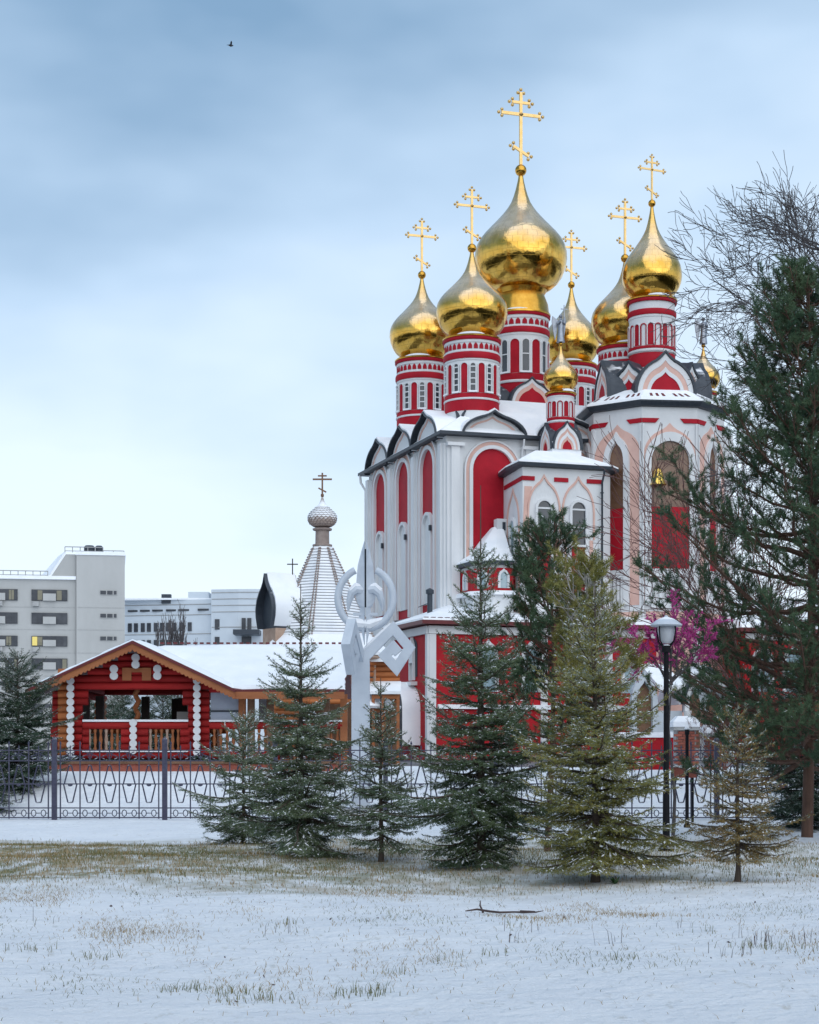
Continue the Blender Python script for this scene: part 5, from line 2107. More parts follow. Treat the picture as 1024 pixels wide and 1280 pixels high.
def snow_lumps(p0, p1, rg, frac, wd):
    k = rg.random(len(p0)) < frac
    a, b = p0[k], p1[k]
    if len(a) == 0:
        return np.zeros((0, 3, 3))
    f0 = 0.1 + 0.4 * rg.random((len(a), 1))
    q0 = a + (b - a) * f0
    q1 = a + (b - a) * np.minimum(1.0, f0 + 0.25 + 0.35 * rg.random((len(a), 1)))
    m = (q0 + q1) / 2
    ax = nrm(q1 - q0)
    sd = nrm(np.cross(ax, np.array([0, 0, 1.0])) + 1e-6) * wd * (0.5 + rg.random((len(a), 1)))
    up = np.array([0, 0, 1.0]) * wd * 0.9
    z0 = np.array([0, 0, 0.012])
    l_, r_, tp = m + sd + z0, m - sd + z0, m + up + z0
    q0, q1 = q0 + z0, q1 + z0
    return np.concatenate([np.stack([q0, l_, tp], 1), np.stack([l_, q1, tp], 1), np.stack([q1, r_, tp], 1), np.stack([r_, q0, tp], 1)])


def tubes_mesh(segs, n=4):
    """segs: list of (points, radii) -> MB-free quick mesh arrays as triangles"""
    out = []
    for pts, rad in segs:
        pts = np.asarray(pts, float)
        rad = np.asarray(rad, float)
        d = np.gradient(pts, axis=0)
        d = nrm(d)
        ref = np.where(np.abs(d[:, 2:3]) < 0.9, np.array([[0, 0, 1.0]]), np.array([[1.0, 0, 0]]))
        u = nrm(np.cross(d, ref))
        w = np.cross(d, u)
        an = 2 * PI * np.arange(n) / n
        ringp = pts[:, None, :] + (u[:, None, :] * np.cos(an)[None, :, None] + w[:, None, :] * np.sin(an)[None, :, None]) * rad[:, None, None]
        a = ringp[:-1]
        b = ringp[1:]
        a2, b2 = np.roll(a, -1, 1), np.roll(b, -1, 1)
        out.append(np.stack([a, a2, b2], 2).reshape(-1, 3, 3))
        out.append(np.stack([a, b2, b], 2).reshape(-1, 3, 3))
    return np.concatenate(out)


def trunk_obj(name, pts, rad, m, parent, n=10):
    q = MB()
    q.tube(pts, list(rad), n)
    return q.build(name, m, parent, True)


def spruce(label, px, Y, H, R, seed, needle, group='young conifers on the lawn', low=0.08, dens=1.0, snow=0.3, leader=0.0, wh=0.145, droop=0.25, fade=0.0, lean=0.0, name='spruce_tree', R_pow=0.8, rust=0.0, frost=0.7):
    rg = np.random.default_rng(seed)
    x = X_at(px, Y)
    t = thing(name, label, 'tree', (x, Y, hz(x, Y)), 0, group)
    top = H - leader
    trunk_obj('trunk', [(0, 0, -0.1), (0.01, 0, 0.15), (lean * 0.3, 0.01, H * 0.4), (lean * 0.7, 0, top * 0.9), (lean, 0, H)], [0.016 * H + 0.02, 0.011 * H + 0.008, 0.008 * H + 0.006, 0.011, 0.006], M['bark'], t)
    P0, P1, limbs = [], [], []
    z = low * H
    while z < top * 0.985:
        f = z / top
        nb = rg.integers(6, 10) if f < 0.7 else rg.integers(4, 7)
        wf = 0.72 + 0.5 * rg.random()
        a0 = rg.random() * 2 * PI
        for k in range(nb):
            az = a0 + 2 * PI * k / nb + rg.normal() * 0.22
            L_ = wf * R * (1 - f) ** R_pow * (0.55 + 0.75 * rg.random()) * (1 + 0.22 * math.sin(az * 2 + 9 * f + seed)) + 0.13
            if f < 0.22:
                L_ *= 0.62 + 0.38 * f / 0.22
            el = math.radians(-10 + 58 * f ** 1.4 + rg.normal() * 10)
            m_ = 7
            s = np.linspace(0, 1, m_)
            sag = -droop * (1 - f) * L_ * (np.sin(s * PI * 0.75) * 0.45)
            rad = s * L_
            pts = np.stack([np.cos(az) * rad * math.cos(el), np.sin(az) * rad * math.cos(el), z + rg.normal() * 0.03 + rad * math.sin(el) + sag + 0.12 * L_ * s ** 3], 1)
            pts[:, 0] += lean * f
            pts[1:, :2] += rg.normal(size=(m_ - 1, 2)) * 0.012
            limbs.append((pts, np.linspace(0.006 + 0.010 * L_, 0.0025, m_)))
            # needles on the outer part of the limb itself
            st = 0.10 if L_ < 0.5 else 0.22
            for i in range(m_ - 1):
                if s[i + 1] > st:
                    P0.append(pts[i])
                    P1.append(pts[i + 1])
            # side twigs
            step = 0.055 / dens
            q_ = max(0.12 * L_, 0.04)
            while q_ < L_ * 0.97:
                fs = q_ / L_
                i = min(m_ - 2, int(fs * (m_ - 1)))
                b = pts[i] + (pts[i + 1] - pts[i]) * (fs * (m_ - 1) - i)
                d = nrm(pts[i + 1] - pts[i])
                for sd in (-1, 1):
                    if rg.random() < 0.12 + fade:
                        continue
                    lat = nrm(np.cross(d, [0, 0, 1.0])) * sd
                    tl = (0.36 * (L_ - q_) + 0.05) * (0.6 + 0.7 * rg.random())
                    tl = min(tl, 0.42)
                    dr = nrm(lat * 0.85 + d * 0.75 + np.array([0, 0, -0.15 - 0.25 * rg.random() * (1 - f) + 0.28 * f]))
                    e = b + dr * tl + np.array([0, 0, -0.05 * tl])
                    P0.append(b)
                    P1.append(e)
                    if tl > 0.17:
                        for s2 in (-1, 1):
                            for ff in (0.35, 0.65):
                                bb = b + (e - b) * ff
                                l2 = nrm(np.cross(dr, [0, 0, 1.0])) * s2
                                P0.append(bb)
                                P1.append(bb + nrm(l2 * 0.7 + dr * 0.8 + np.array([0, 0, -0.2])) * tl * 0.42)
                q_ += step * (0.8 + 0.4 * rg.random())
        z += wh * (0.72 + 0.9 * f ** 2) * (0.6 + 0.8 * rg.random())
    P0, P1 = np.array(P0), np.array(P1)
    tr = brush(P0, P1, 130 * dens, 0.033, 0.0042, rg)
    rr = np.random.default_rng(seed + 5)
    upw = nrm(tr[:, 2] - (tr[:, 0] + tr[:, 1]) / 2)[:, 2]
    seg_frost = rr.random(len(P0)) ** 2.2
    cnt_ = np.maximum(3, (np.linalg.norm(P1 - P0, axis=1) * 130 * dens).astype(int))
    sf = np.repeat(seg_frost, cnt_)
    mi = (rr.random(len(tr)) < np.clip((0.25 + 0.85 * upw) * frost * (0.25 + 1.5 * sf), 0, 0.9)).astype(int)
    mats = [M[needle], M['needle_frost']]
    if rust > 0:
        mi[rr.random(len(tr)) < rust] = 2
        mats.append(M['needle_red'])
    link('crown', tri_mesh('crown', tr, mats, mi), t)
    link('limbs', tri_mesh('limbs', tubes_mesh(limbs), M['bark']), t)
    if leader > 0:
        pass
    if snow > 0:
        link('snow_dusting', tri_mesh('snow_dusting', snow_lumps(P0, P1, rg, snow * 0.8, 0.011), M['snow']), t)
    return t


def pine(label, px, Y, H, R, seed, needle='needle_pine', crown_low=0.15, nbr=70, group='tall pines', snow=0.12, tip=0.07, bark='pine_bark', skew=0.0, shoots=1.0, name='pine_tree', zpow=0.8, bend=0.0):
    rg = np.random.default_rng(seed)
    x = X_at(px, Y)
    t = thing(name, label, 'tree', (x, Y, hz(x, Y)), 0, group)
    tb = lambda f: np.array([bend * math.sin(f * 5.0) * 0.5 + 0.10 * math.sin(3 * f), 0.05 * math.sin(4 * f), f * H])
    trunk_obj('trunk', [tb(f) - (np.array([0, 0, 0.1]) if f == 0 else 0) for f in np.linspace(0, 1, 12)], [(0.0095 * H + 0.012) * (1 - 0.88 * f) for f in np.linspace(0, 1, 12)], M[bark], t)
    P0, P1, limbs = [], [], []
    for b in range(nbr):
        f = crown_low + (0.985 - crown_low) * (b + rg.random()) / nbr
        az = rg.random() * 2 * PI
        prof = min(1.0, (f - crown_low) / 0.18 + 0.55) * (1 - f) ** zpow
        L_ = R * 1.25 * prof * (0.6 + 0.6 * rg.random()) + 0.25
        el = math.radians(5 + 38 * f + rg.normal() * 10)
        m_ = 8
        s = np.linspace(0, 1, m_)
        o = tb(f)
        pts = np.stack([np.cos(az) * s * L_ * math.cos(el) + skew * s * L_, np.sin(az) * s * L_ * math.cos(el), s * L_ * math.sin(el) + 0.16 * L_ * s ** 2 - 0.1 * L_ * np.sin(s * PI)], 1) + o
        pts[1:] += np.cumsum(rg.normal(size=(m_ - 1, 3)) * 0.018 * L_, 0)
        limbs.append((pts, np.linspace(0.010 + 0.016 * L_, 0.006, m_)))
        nsub = int((4 + 7 * L_) * shoots)
        for k in range(nsub):
            fs = 0.25 + 0.75 * (k + rg.random()) / nsub
            i = min(m_ - 2, int(fs * (m_ - 1)))
            bp = pts[i] + (pts[i + 1] - pts[i]) * (fs * (m_ - 1) - i)
            d = nrm(pts[i + 1] - pts[i])
            sl = (0.18 + 0.30 * L_ * (1 - fs) + 0.1 * rg.random())
            dd = nrm(d * 0.8 + rg.normal(size=3) * np.array([0.7, 0.7, 0.35]) + np.array([0, 0, 0.35]))
            e = bp + dd * sl
            limbs.append((np.array([bp, (bp + e) / 2 + rg.normal(size=3) * 0.02, e]), np.array([0.007, 0.006, 0.004])))
            ns = rg.integers(2, 5)
            for j in range(ns):
                g0 = bp + (e - bp) * (0.45 + 0.55 * rg.random())
                g1 = g0 + nrm(dd + rg.normal(size=3) * 0.55 + np.array([0, 0, 0.55])) * (0.10 + 0.12 * rg.random())
                P0.append(g0)
                P1.append(g1)
    P0, P1 = np.array(P0), np.array(P1)
    tr = brush(P0, P1, 330, tip, 0.0042, rg, lean=0.75, up=0.3)
    link('crown', tri_mesh('crown', tr, M[needle]), t)
    link('limbs', tri_mesh('limbs', tubes_mesh(limbs), M[bark]), t)
    if snow > 0:
        link('snow_dusting', tri_mesh('snow_dusting', snow_lumps(P0, P1, rg, snow, 0.016), M['snow']), t)
    return t


def grow(p, d, L_, r, depth, rg, out, up=0.15, spread=0.6, kids=(2, 4), shrink=0.72, wander=0.18, rmin=0.004):
    n = 5
    pts, rad = [p], [r]
    q, dd = np.array(p, float), np.array(d, float)
    for i in range(n):
        dd = nrm(dd + rg.normal(size=3) * wander + np.array([0, 0, up * 0.25]))
        q = q + dd * L_ / n
        pts.append(q.copy())
        rad.append(max(rmin, r * (1 - 0.5 * (i + 1) / n)))
    out.append((np.array(pts), np.array(rad)))
    if depth <= 0:
        return
    k = rg.integers(kids[0], kids[1] + 1)
    for j in range(k):
        f = 0.35 + 0.65 * (j + rg.random()) / k
        i = min(n - 1, int(f * n))
        b = pts[i] + (pts[i + 1] - pts[i]) * (f * n - i)
        nd = nrm(dd + rg.normal(size=3) * spread + np.array([0, 0, up]))
        grow(b, nd, L_ * shrink * (0.75 + 0.5 * rg.random()), max(rmin, rad[i] * 0.6), depth - 1, rg, out, up, spread, kids, shrink, wander, rmin)
    grow(pts[-1], nrm(dd + rg.normal(size=3) * spread * 0.4), L_ * shrink, max(rmin, rad[-1] * 0.9), depth - 1, rg, out, up, spread, kids, shrink, wander, rmin)


def bare(label, px, Y, seed, stems, bark='grey_bark', group=None, name='bare_tree', depth=5, bole=None, **kw):
    """stems: list of (dir, length, radius)"""
    rg = np.random.default_rng(seed)
    x = X_at(px, Y)
    t = thing(name, label, 'tree', (x, Y, hz(x, Y)), 0, group)
    trunks, br = [], []
    if bole:
        bp = np.array([[0, 0, -0.2], [0.05, 0, bole[0] * 0.3], [-0.05, 0.05, bole[0] * 0.7], [0, 0, bole[0]]])
        trunks.append((bp, np.array([bole[1], bole[1] * 0.8, bole[1] * 0.6, bole[1] * 0.25])))
    for st in stems:
        d, L_, r = st[:3]
        out = []
        grow(np.array(st[3] if len(st) > 3 else [0, 0, -0.1], float), nrm(np.array(d, float)), L_, r, depth, rg, out, **kw)
        trunks.append(out[0])
        br += out[1:]
    link('trunk', tri_mesh('trunk', tubes_mesh(trunks, 8), M[bark]), t)
    link('branches', tri_mesh('branches', tubes_mesh(br, 4), M[bark]), t)
    return t, br


# --- the row of young conifers on the lawn
spruce('dark spruce left of the white sculpture with a thin bare leader', 376, 25.8, 3.98, 1.18, 21, 'needle_blue', leader=0.22, snow=0.30, dens=0.95, R_pow=1.05)
spruce('small frosted spruce leaning on the left flank of a taller spruce', 304, 29.2, 2.2, 0.95, 22, 'needle_blue', snow=0.42, low=0.08, R_pow=0.65)
spruce('slim short spruce standing before the post of the white sculpture', 476, 24.9, 2.6, 0.66, 23, 'needle_blue', snow=0.34, low=0.14, fade=0.12, leader=0.2, R_pow=0.7)
spruce('tallest dark green spruce, its long bare leader against the red church arch', 601, 23.5, 5.1, 1.18, 24, 'needle_dark', leader=0.85, snow=0.24, low=0.05, R_pow=0.78)
spruce('broad olive yellow spruce beside the street lamp, right of the tallest spruce', 744, 21.6, 3.7, 1.28, 25, 'needle_olive', leader=0.15, snow=0.30, low=0.11, R_pow=0.85)
spruce('little browned spruce on a clear thin trunk, alone at the end of the row', 922, 21.0, 2.15, 0.66, 26, 'needle_brown', leader=0.15, snow=0.2, low=0.2, fade=0.25, R_pow=0.6)
# --- conifers further back
spruce('dark spruce behind the iron fence at the left end', 22, 45.0, 3.5, 1.35, 27, 'needle_deep', group='conifers behind the fence', snow=0.18, dens=1.0, R_pow=0.5, low=0.04, frost=0.3)
spruce('low dark spruce half behind the left fence panel', -22, 42.5, 2.6, 0.95, 28, 'needle_deep', group='conifers behind the fence', snow=0.18, dens=1.0, R_pow=0.5, low=0.04, frost=0.3)
spruce('dark broad spruce in the shade under the tall pine', 1012, 36.0, 3.9, 1.7, 29, 'needle_deep', group='conifers behind the fence', snow=0.12, dens=0.8, R_pow=0.6, low=0.05)
pine('tall dark pine filling the right edge with heavy tufted boughs', 1009, 32.0, 10.2, 2.75, 31, nbr=160, crown_low=0.12, snow=0.06, skew=-0.14, shoots=1.3, zpow=0.70)
pine('slender young pine behind the spruces with upright dark tufts', 684, 27.0, 4.85, 0.80, 32, nbr=58, crown_low=0.30, snow=0.12, group='young pines', zpow=0.5)
pine('thin olive pine with a pale bare crooked stem behind the olive spruce', 741, 24.0, 3.9, 0.55, 33, needle='needle_olive', nbr=20, crown_low=0.55, snow=0.2, group='young pines', bark='birch_bark', zpow=0.5, bend=0.22)

# --- bare broadleaf trees
bare('large bare grey tree reaching in from the right edge above the pine', 1190, 37.0, 41,
     [((-0.90, 0, 0.30), 2.5, 0.085, (0, 0, 9.6)), ((-0.95, 0.1, 0.16), 2.7, 0.09, (0, 0, 9.2)), ((-0.72, 0.1, 0.62), 2.6, 0.08, (0, 0, 10.4)), ((-0.95, -0.15, 0.02), 2.3, 0.07, (0, 0, 8.3)),
      ((0.6, 0.2, 0.7), 1.8, 0.08, (0, 0, 8.8)), ((-0.82, 0.3, 0.45), 2.4, 0.07, (0, 0, 9.2)), ((-0.9, -0.2, 0.2), 2.4, 0.07, (0, 0, 9.7))],
     group='bare trees', depth=5, spread=0.40, shrink=0.66, up=0.0, kids=(2, 3), wander=0.15, bole=(11.0, 0.24), rmin=0.0055)
bare('bare reddish tree with leaning stems and fine twigs before the bell tower', 990, 44.0, 45,
     [((-0.50, 0, 1), 3.6, 0.085), ((-0.66, 0.1, 1), 3.5, 0.08), ((-0.30, 0, 1), 3.2, 0.07)], bark='red_bark', group='bare trees', depth=5, spread=0.36, shrink=0.72, up=0.02, kids=(2, 3), wander=0.10, rmin=0.0065)
bare('tall slim bare poplar in front of the pale blue building', 227, 210.0, 43, [((0, 0, 1), 8.0, 0.22), ((0.10, 0, 1), 6.5, 0.15), ((-0.10, 0, 1), 7.0, 0.15), ((0.04, 0.1, 1), 7.0, 0.15)],
     group='bare trees', depth=4, spread=0.17, up=0.5, shrink=0.62, rmin=0.02, kids=(2, 4), wander=0.08)
bare('small bare shrub by the wall of the grey apartment block', 75, 120.0, 44, [((0, 0, 1), 2.2, 0.06), ((0.2, 0, 1), 2.0, 0.05), ((-0.2, 0, 1), 2.0, 0.05)], group='bare shrubs', depth=4, spread=0.35, up=0.3, shrink=0.6, rmin=0.02)

# tree wound with magenta tinsel beside the lamp
t_, br_ = bare('small bare tree wound with magenta tinsel behind the street lamp', 840, 29.4, 46,
               [((-0.02, 0, 1), 0.8, 0.024, (0, 0, 2.75)), ((-0.6, 0.1, 1), 0.8, 0.02, (0, 0, 2.75)), ((0.45, 0, 1), 0.8, 0.02, (0, 0, 2.8)), ((-0.95, 0, 0.45), 0.7, 0.018, (0, 0, 2.8)), ((0.75, 0.1, 0.7), 0.55, 0.018, (0, 0, 2.8)), ((0.5, 0.1, 0.9), 0.55, 0.018, (0, 0, 2.85)), ((-0.4, 0.1, 0.9), 0.6, 0.018, (0, 0, 2.85))],
               group=None, name='tinsel_tree', depth=3, spread=0.5, shrink=0.55, up=0.1, bole=(2.9, 0.035))
rg = np.random.default_rng(5)
seg = [(p[i], p[i + 1]) for p, r in br_ for i in range(len(p) - 1) if p[i][2] > 2.85]
seg = [s for s in seg if rg.random() < 0.8]
link('tinsel', tri_mesh('tinsel', brush(np.array([s[0] for s in seg]), np.array([s[1] for s in seg]), 170, 0.05, 0.0075, rg), M['magenta']), t_)

# thicket seen through and behind the pavilion, and under the pine
for lab, px, Y, H, R, sd_, nd in (('dark spruce glimpsed through the left of the pavilion opening', 106, 61, 2.7, 1.7, 51, 'needle_deep'),
                                  ('grey green spruce glimpsed through the middle of the pavilion opening', 152, 64, 2.9, 1.9, 52, 'needle_deep'),
                                  ('grey green spruce glimpsed behind the pavilion counter', 204, 66, 2.7, 1.8, 53, 'needle_deep'),
                                  ('low dark spruce glimpsed between two posts of the pavilion wing', 250, 62, 2.5, 1.6, 54, 'needle_deep')):
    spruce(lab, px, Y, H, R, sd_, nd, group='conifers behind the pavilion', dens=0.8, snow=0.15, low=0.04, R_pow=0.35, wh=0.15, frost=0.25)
for i, (px, Y, sd_) in enumerate(((150, 66, 55), (240, 68, 56), (985, 47, 57), (905, 52, 58))):
    bare(['thin bare bush behind the middle of the pavilion', 'thin bare bush behind the pavilion counter', 'bare brown bush under the tall pine', 'bare brown bush beside the porch steps'][i],
         px, Y, sd_, [((0.15 * k, 0.1 * (k % 2), 1), 0.9, 0.022) for k in (-2, -1, 0, 1, 2)], bark='red_bark', group='bare bushes', name='bare_bush', depth=4, spread=0.42, up=0.25, shrink=0.62)


# ------------------------------------------------------------------ lamp, posts, walls by the gate
def lamp():
    Y = 28.4
    x = X_at(833, Y)
    lp = thing('street_lamp', 'black street lamp with white saucer hood and tapered glass', 'lamp', (x, Y, hz(x, Y)))
    zz = lambda py: Z_at(py, Y)
    q = MB()
    q.lathe([(0.13, -0.05), (0.13, 0.05), (0.060, 0.12), (0.054, 1.0), (0.045, 1.1), (0.041, zz(812)), (0.075, zz(811)), (0.075, zz(803)), (0.03, zz(801))], 14)
    q.build('pole', M['iron'], lp, True)
    q = MB()
    for k in range(4):
        a = PI / 4 + k * PI / 2
        q.tube([(0.05 * math.cos(a), 0.05 * math.sin(a), zz(806)), (0.16 * math.cos(a), 0.16 * math.sin(a), zz(797)), (0.185 * math.cos(a), 0.185 * math.sin(a), zz(784)), (0.17 * math.cos(a), 0.17 * math.sin(a), zz(777))], 0.012, 6)
    q.build('lamp_arms', M['iron'], lp, True)
    q = MB()
    q.lathe([(0.07, zz(800)), (0.105, zz(797)), (0.14, zz(785)), (0.145, zz(778))], 18)
    q.build('glass', M['lamp_glass'], lp, True)
    q = MB()
    q.lathe([(0.24, zz(779)), (0.26, zz(777.5)), (0.255, zz(776.5)), (0.16, zz(771)), (0.04, zz(768)), (0.02, zz(765))], 24)
    q.build('hood', M['sculpt'], lp, True)
    q = MB()
    q.lathe([(0.22, zz(775.6)), (0.13, zz(769.6)), (0.02, zz(766.6))], 18)
    q.build('snow_cap', M['snow'], lp, True)


lamp()


def lawn_light(px, py0, py1, Y, label):
    x = X_at(px, Y)
    lp = thing('lawn_post', label, 'post', (x, Y, hz(x, Y)))
    q = MB()
    h = Z_at(py0, Y)
    q.lathe([(0.07, -0.05), (0.07, 0.06), (0.04, 0.1), (0.035, h - 0.12), (0.05, h - 0.1), (0.05, h)], 12)
    q.build('pole', M['iron'], lp, True)
    q = MB()
    q.lathe([(0.05, h), (0.06, h + 0.02), (0.03, h + 0.06)], 10)
    q.build('snow_cap', M['snow'], lp, True)


lawn_light(859, 908, 1030, 37.5, 'slim black post with snow cap in front of the brick gate pillars')


def pillar(px, Y, ytop, w, label):
    x = X_at(px, Y)
    h = Z_at(ytop, Y)
    p = thing('gate_pillar', label, 'pillar', (x, Y, 0), 0, 'brick gate pillars')
    q = MB()
    q.box((0, 0, h / 2), (w - 0.04, w - 0.04, h))
    q.build('core', M['concrete'], p)
    bm = MB()
    bm.box((0, 0, 0), (0.235, 0.05, 0.068))
    me = bm.mesh('brick', M['brick'])
    rows = int(h / 0.08)
    for j in range(rows):
        n = max(2, int(w / 0.245))
        for k in range(n + (j % 2)):
            xo = (k - (n - 1 + (j % 2)) / 2) * 0.245
            if abs(xo) + 0.1 > w / 2 + 0.05:
                continue
            link('brick', me, p, (xo, -w / 2, 0.04 + j * 0.08))
    q = MB()
    q.box((0, 0, h + 0.05), (w + 0.14, w + 0.14, 0.1))
    q.build('cap', M['concrete'], p)
    q = MB()
    s = w / 2 + 0.08
    q.grid([[(-s, -s, h + 0.1), (s, -s, h + 0.1), (s, s, h + 0.1), (-s, s, h + 0.1)], [(-s, -s, h + 0.25), (s, -s, h + 0.25), (s, s, h + 0.25), (-s, s, h + 0.25)],
            [(-s * 0.6, -s * 0.6, h + 0.42), (s * 0.6, -s * 0.6, h + 0.42), (s * 0.6, s * 0.6, h + 0.42), (-s * 0.6, s * 0.6, h + 0.42)]], True)
    q.face([(-s * 0.6, -s * 0.6, h + 0.42), (s * 0.6, -s * 0.6, h + 0.42), (s * 0.6, s * 0.6, h + 0.42), (-s * 0.6, s * 0.6, h + 0.42)])
    q.build('snow_cap', M['snow'], p)


pillar(856, 52.0, 913, 0.62, 'brick gate pillar under a thick square cap of snow, right of the lamp')
pillar(893, 53.5, 921, 0.62, 'lower snow capped brick pillar further right, by the little browned spruce')


def low_wall():
    Y = 54.0
    x0, x1 = X_at(772, Y), X_at(842, Y)
    h = Z_at(922, Y)
    w = thing('low_wall', 'low dark red wall with snow on top behind the lamp pole', 'wall', ((x0 + x1) / 2, Y, 0))
    q = MB()
    q.box((0, 0, h / 2), (x1 - x0, 0.4, h))
    q.build('wall_body', M['brick_red'], w)
    q = MB()
    q.box((0, 0, h + 0.08), (x1 - x0 + 0.1, 0.5, 0.16))
    q.build('snow_cap', M['snow'], w)


low_wall()


def signboard():
    Y = 39.0
    x = X_at(855, Y)
    s = thing('notice_board', 'red brown board on two short legs with snow along the top', 'board', (x, Y, hz(x, Y)))
    q = MB()
    za, zb = Z_at(972, Y), Z_at(959, Y)
    q.box((0, 0, (za + zb) / 2), (0.56, 0.04, zb - za))
    q.build('panel', M['brick'], s)
    for k in (-0.2, 0.2):
        q = MB()
        q.box((k, 0.04, za / 2 + 0.03), (0.05, 0.05, za + 0.1))
        q.build('leg', M['iron'], s)
    q = MB()
    q.box((0, 0, zb + 0.02), (0.6, 0.09, 0.04))
    q.build('snow_cap', M['snow'], s)


signboard()


# ------------------------------------------------------------------ grass, stick, weed, bird, far woods
def blades(name, label, X, Y, hgt, wd, m, seed, bend=0.6, clump=None):
    rg = np.random.default_rng(seed)
    n = len(X)
    base = np.stack([X, Y, np.array([hz(a, b) for a, b in zip(X, Y)]) - 0.005], 1)
    az = rg.random(n) * 2 * PI
    d = np.stack([np.cos(az), np.sin(az), np.zeros(n)], 1)
    h = hgt * (0.4 + 0.9 * rg.random((n, 1)))
    mid = base + d * h * bend * 0.25 + np.array([0, 0, 1.0]) * h * 0.55
    tip = base + d * h * bend * (0.5 + 0.8 * rg.random((n, 1))) + np.array([0, 0, 1.0]) * h * (0.75 + 0.2 * rg.random((n, 1)))
    a2 = az + PI / 2 + rg.normal(size=n) * 0.4
    w = np.stack([np.cos(a2), np.sin(a2), np.zeros(n)], 1) * wd
    tr = np.concatenate([np.stack([base - w, base + w, mid + w * 0.7], 1), np.stack([base - w, mid + w * 0.7, mid - w * 0.7], 1), np.stack([mid - w * 0.7, mid + w * 0.7, tip], 1)])
    o = link(name, tri_mesh(name, tr, M[m]))
    tag(o, label, None, None, 'stuff')


def scatter(n, y0, y1, seed, dens=None, spread=1.15):
    rg = np.random.default_rng(seed)
    Y = np.sqrt(rg.random(n) * (y1 ** 2 - y0 ** 2) + y0 ** 2)
    X = (rg.random(n) - 0.5) * 2 * (512 / F) * Y * spread
    v = np.sin(X * 1.3 + 0.7 * Y) + np.sin(0.9 * Y - 1.9 * X + 2) + 0.8 * np.sin(3.3 * X + 1.4 * Y + 1) + 0.9 * np.sin(7.1 * X - 3.3 * Y) * np.sin(5.2 * Y + 2.9 * X)
    if dens is not None:
        k = rg.random(n) < dens(X, Y, v)
        X, Y = X[k], Y[k]
    return X, Y


band = lambda X, Y, v: np.clip(1 - np.abs(Y - 25.4) / 6.0, 0, 1) * np.clip(0.7 + 0.35 * v, 0.08, 1) * np.clip(0.85 - 0.07 * X, 0.25, 1)
X, Y = scatter(95000, 19, 33, 61, band)
blades('winter_grass', 'olive winter grass poking through thin snow under the trees', X, Y, 0.055, 0.004, 'olive_grass', 62)
X, Y = scatter(70000, 18.5, 33, 63, lambda X, Y, v: band(X, Y, -v) * 0.9)
blades('straw_grass', 'dry straw grass between the trees on the lawn', X, Y, 0.065, 0.004, 'straw', 64)
sparse = lambda X, Y, v: np.clip(0.05 + 0.60 * np.clip(v, 0, 2.4) ** 2 / 2.4, 0, 1) * np.clip((Y - 10.2) / 3, 0.04, 1)
X, Y = scatter(42000, 10.2, 21, 65, sparse)
blades('sparse_dry_grass', 'sparse dry blades standing out of the foreground snow', X, Y, 0.045, 0.0024, 'straw', 66, bend=1.5)
X, Y = scatter(14000, 10.2, 20, 67, lambda X, Y, v: sparse(X, Y, -v))
blades('sparse_green_grass', 'sparse green grey blades standing out of the foreground snow', X, Y, 0.04, 0.0024, 'olive_grass', 68, bend=1.4)
# tufts and taller weeds
rg = np.random.default_rng(70)
XX, YY = [], []
for px, py, n in ((232, 1222, 70), (292, 1228, 55), (340, 1238, 30), (460, 1236, 80), (940, 1190, 25), (965, 1192, 25), (1012, 1188, 20), (120, 1190, 40), (650, 1110, 20), (35, 1185, 30), (560, 1200, 25), (610, 1195, 20), (770, 1205, 18), (880, 1165, 15), (350, 1160, 18), (300, 1240, 25), (495, 1210, 20), (645, 1165, 12)):
    Yc = EYE * F / (py - HY)
    Xc = X_at(px, Yc)
    XX += list(Xc + rg.normal(size=n) * 0.11)
    YY += list(Yc + rg.normal(size=n) * 0.10)
blades('grass_tufts', 'green and straw tufts rising from the foreground snow', np.array(XX), np.array(YY), 0.085, 0.0028, 'olive_grass', 71, bend=0.7)
XX, YY = [], []
for px, py, n in ((945, 1172, 14), (968, 1165, 12), (930, 1160, 9), (1010, 1165, 12), (920, 1190, 10), (640, 1170, 6), (655, 1158, 6), (845, 1150, 6), (760, 1170, 5), (352, 1158, 6), (150, 1160, 6), (60, 1140, 6)):
    Yc = EYE * F / (py + 12 - HY)
    Xc = X_at(px, Yc)
    XX += list(Xc + rg.normal(size=n) * 0.09)
    YY += list(Yc + rg.normal(size=n) * 0.09)
blades('dead_stems', 'thin dark dead weed stems in the snow', np.array(XX), np.array(YY), 0.16, 0.0025, 'dark_stem', 72, bend=0.35)


def leaves():
    rg = np.random.default_rng(77)
    X, Y = scatter(260, 10.6, 27, 78)
    base = np.stack([X, Y, np.array([hz(a, b) for a, b in zip(X, Y)]) + 0.012], 1)
    n = len(X)
    d1 = nrm(rg.normal(size=(n, 3)) * np.array([1, 1, 0.35]))
    d2 = nrm(np.cross(d1, rg.normal(size=(n, 3)) * 0.5 + np.array([0, 0, 1.0])))
    sz = 0.008 + 0.012 * rg.random((n, 1))
    tr = np.concatenate([np.stack([base - d1 * sz, base + d2 * sz * 0.5, base + d1 * sz], 1), np.stack([base - d1 * sz, base + d1 * sz, base - d2 * sz * 0.5 + np.array([0, 0, 0.006])], 1)])
    o = link('fallen_leaves', tri_mesh('fallen_leaves', tr, M['dark_stem']))
    tag(o, 'scattered brown leaves and bits of bark on the snow', None, None, 'stuff')


leaves()


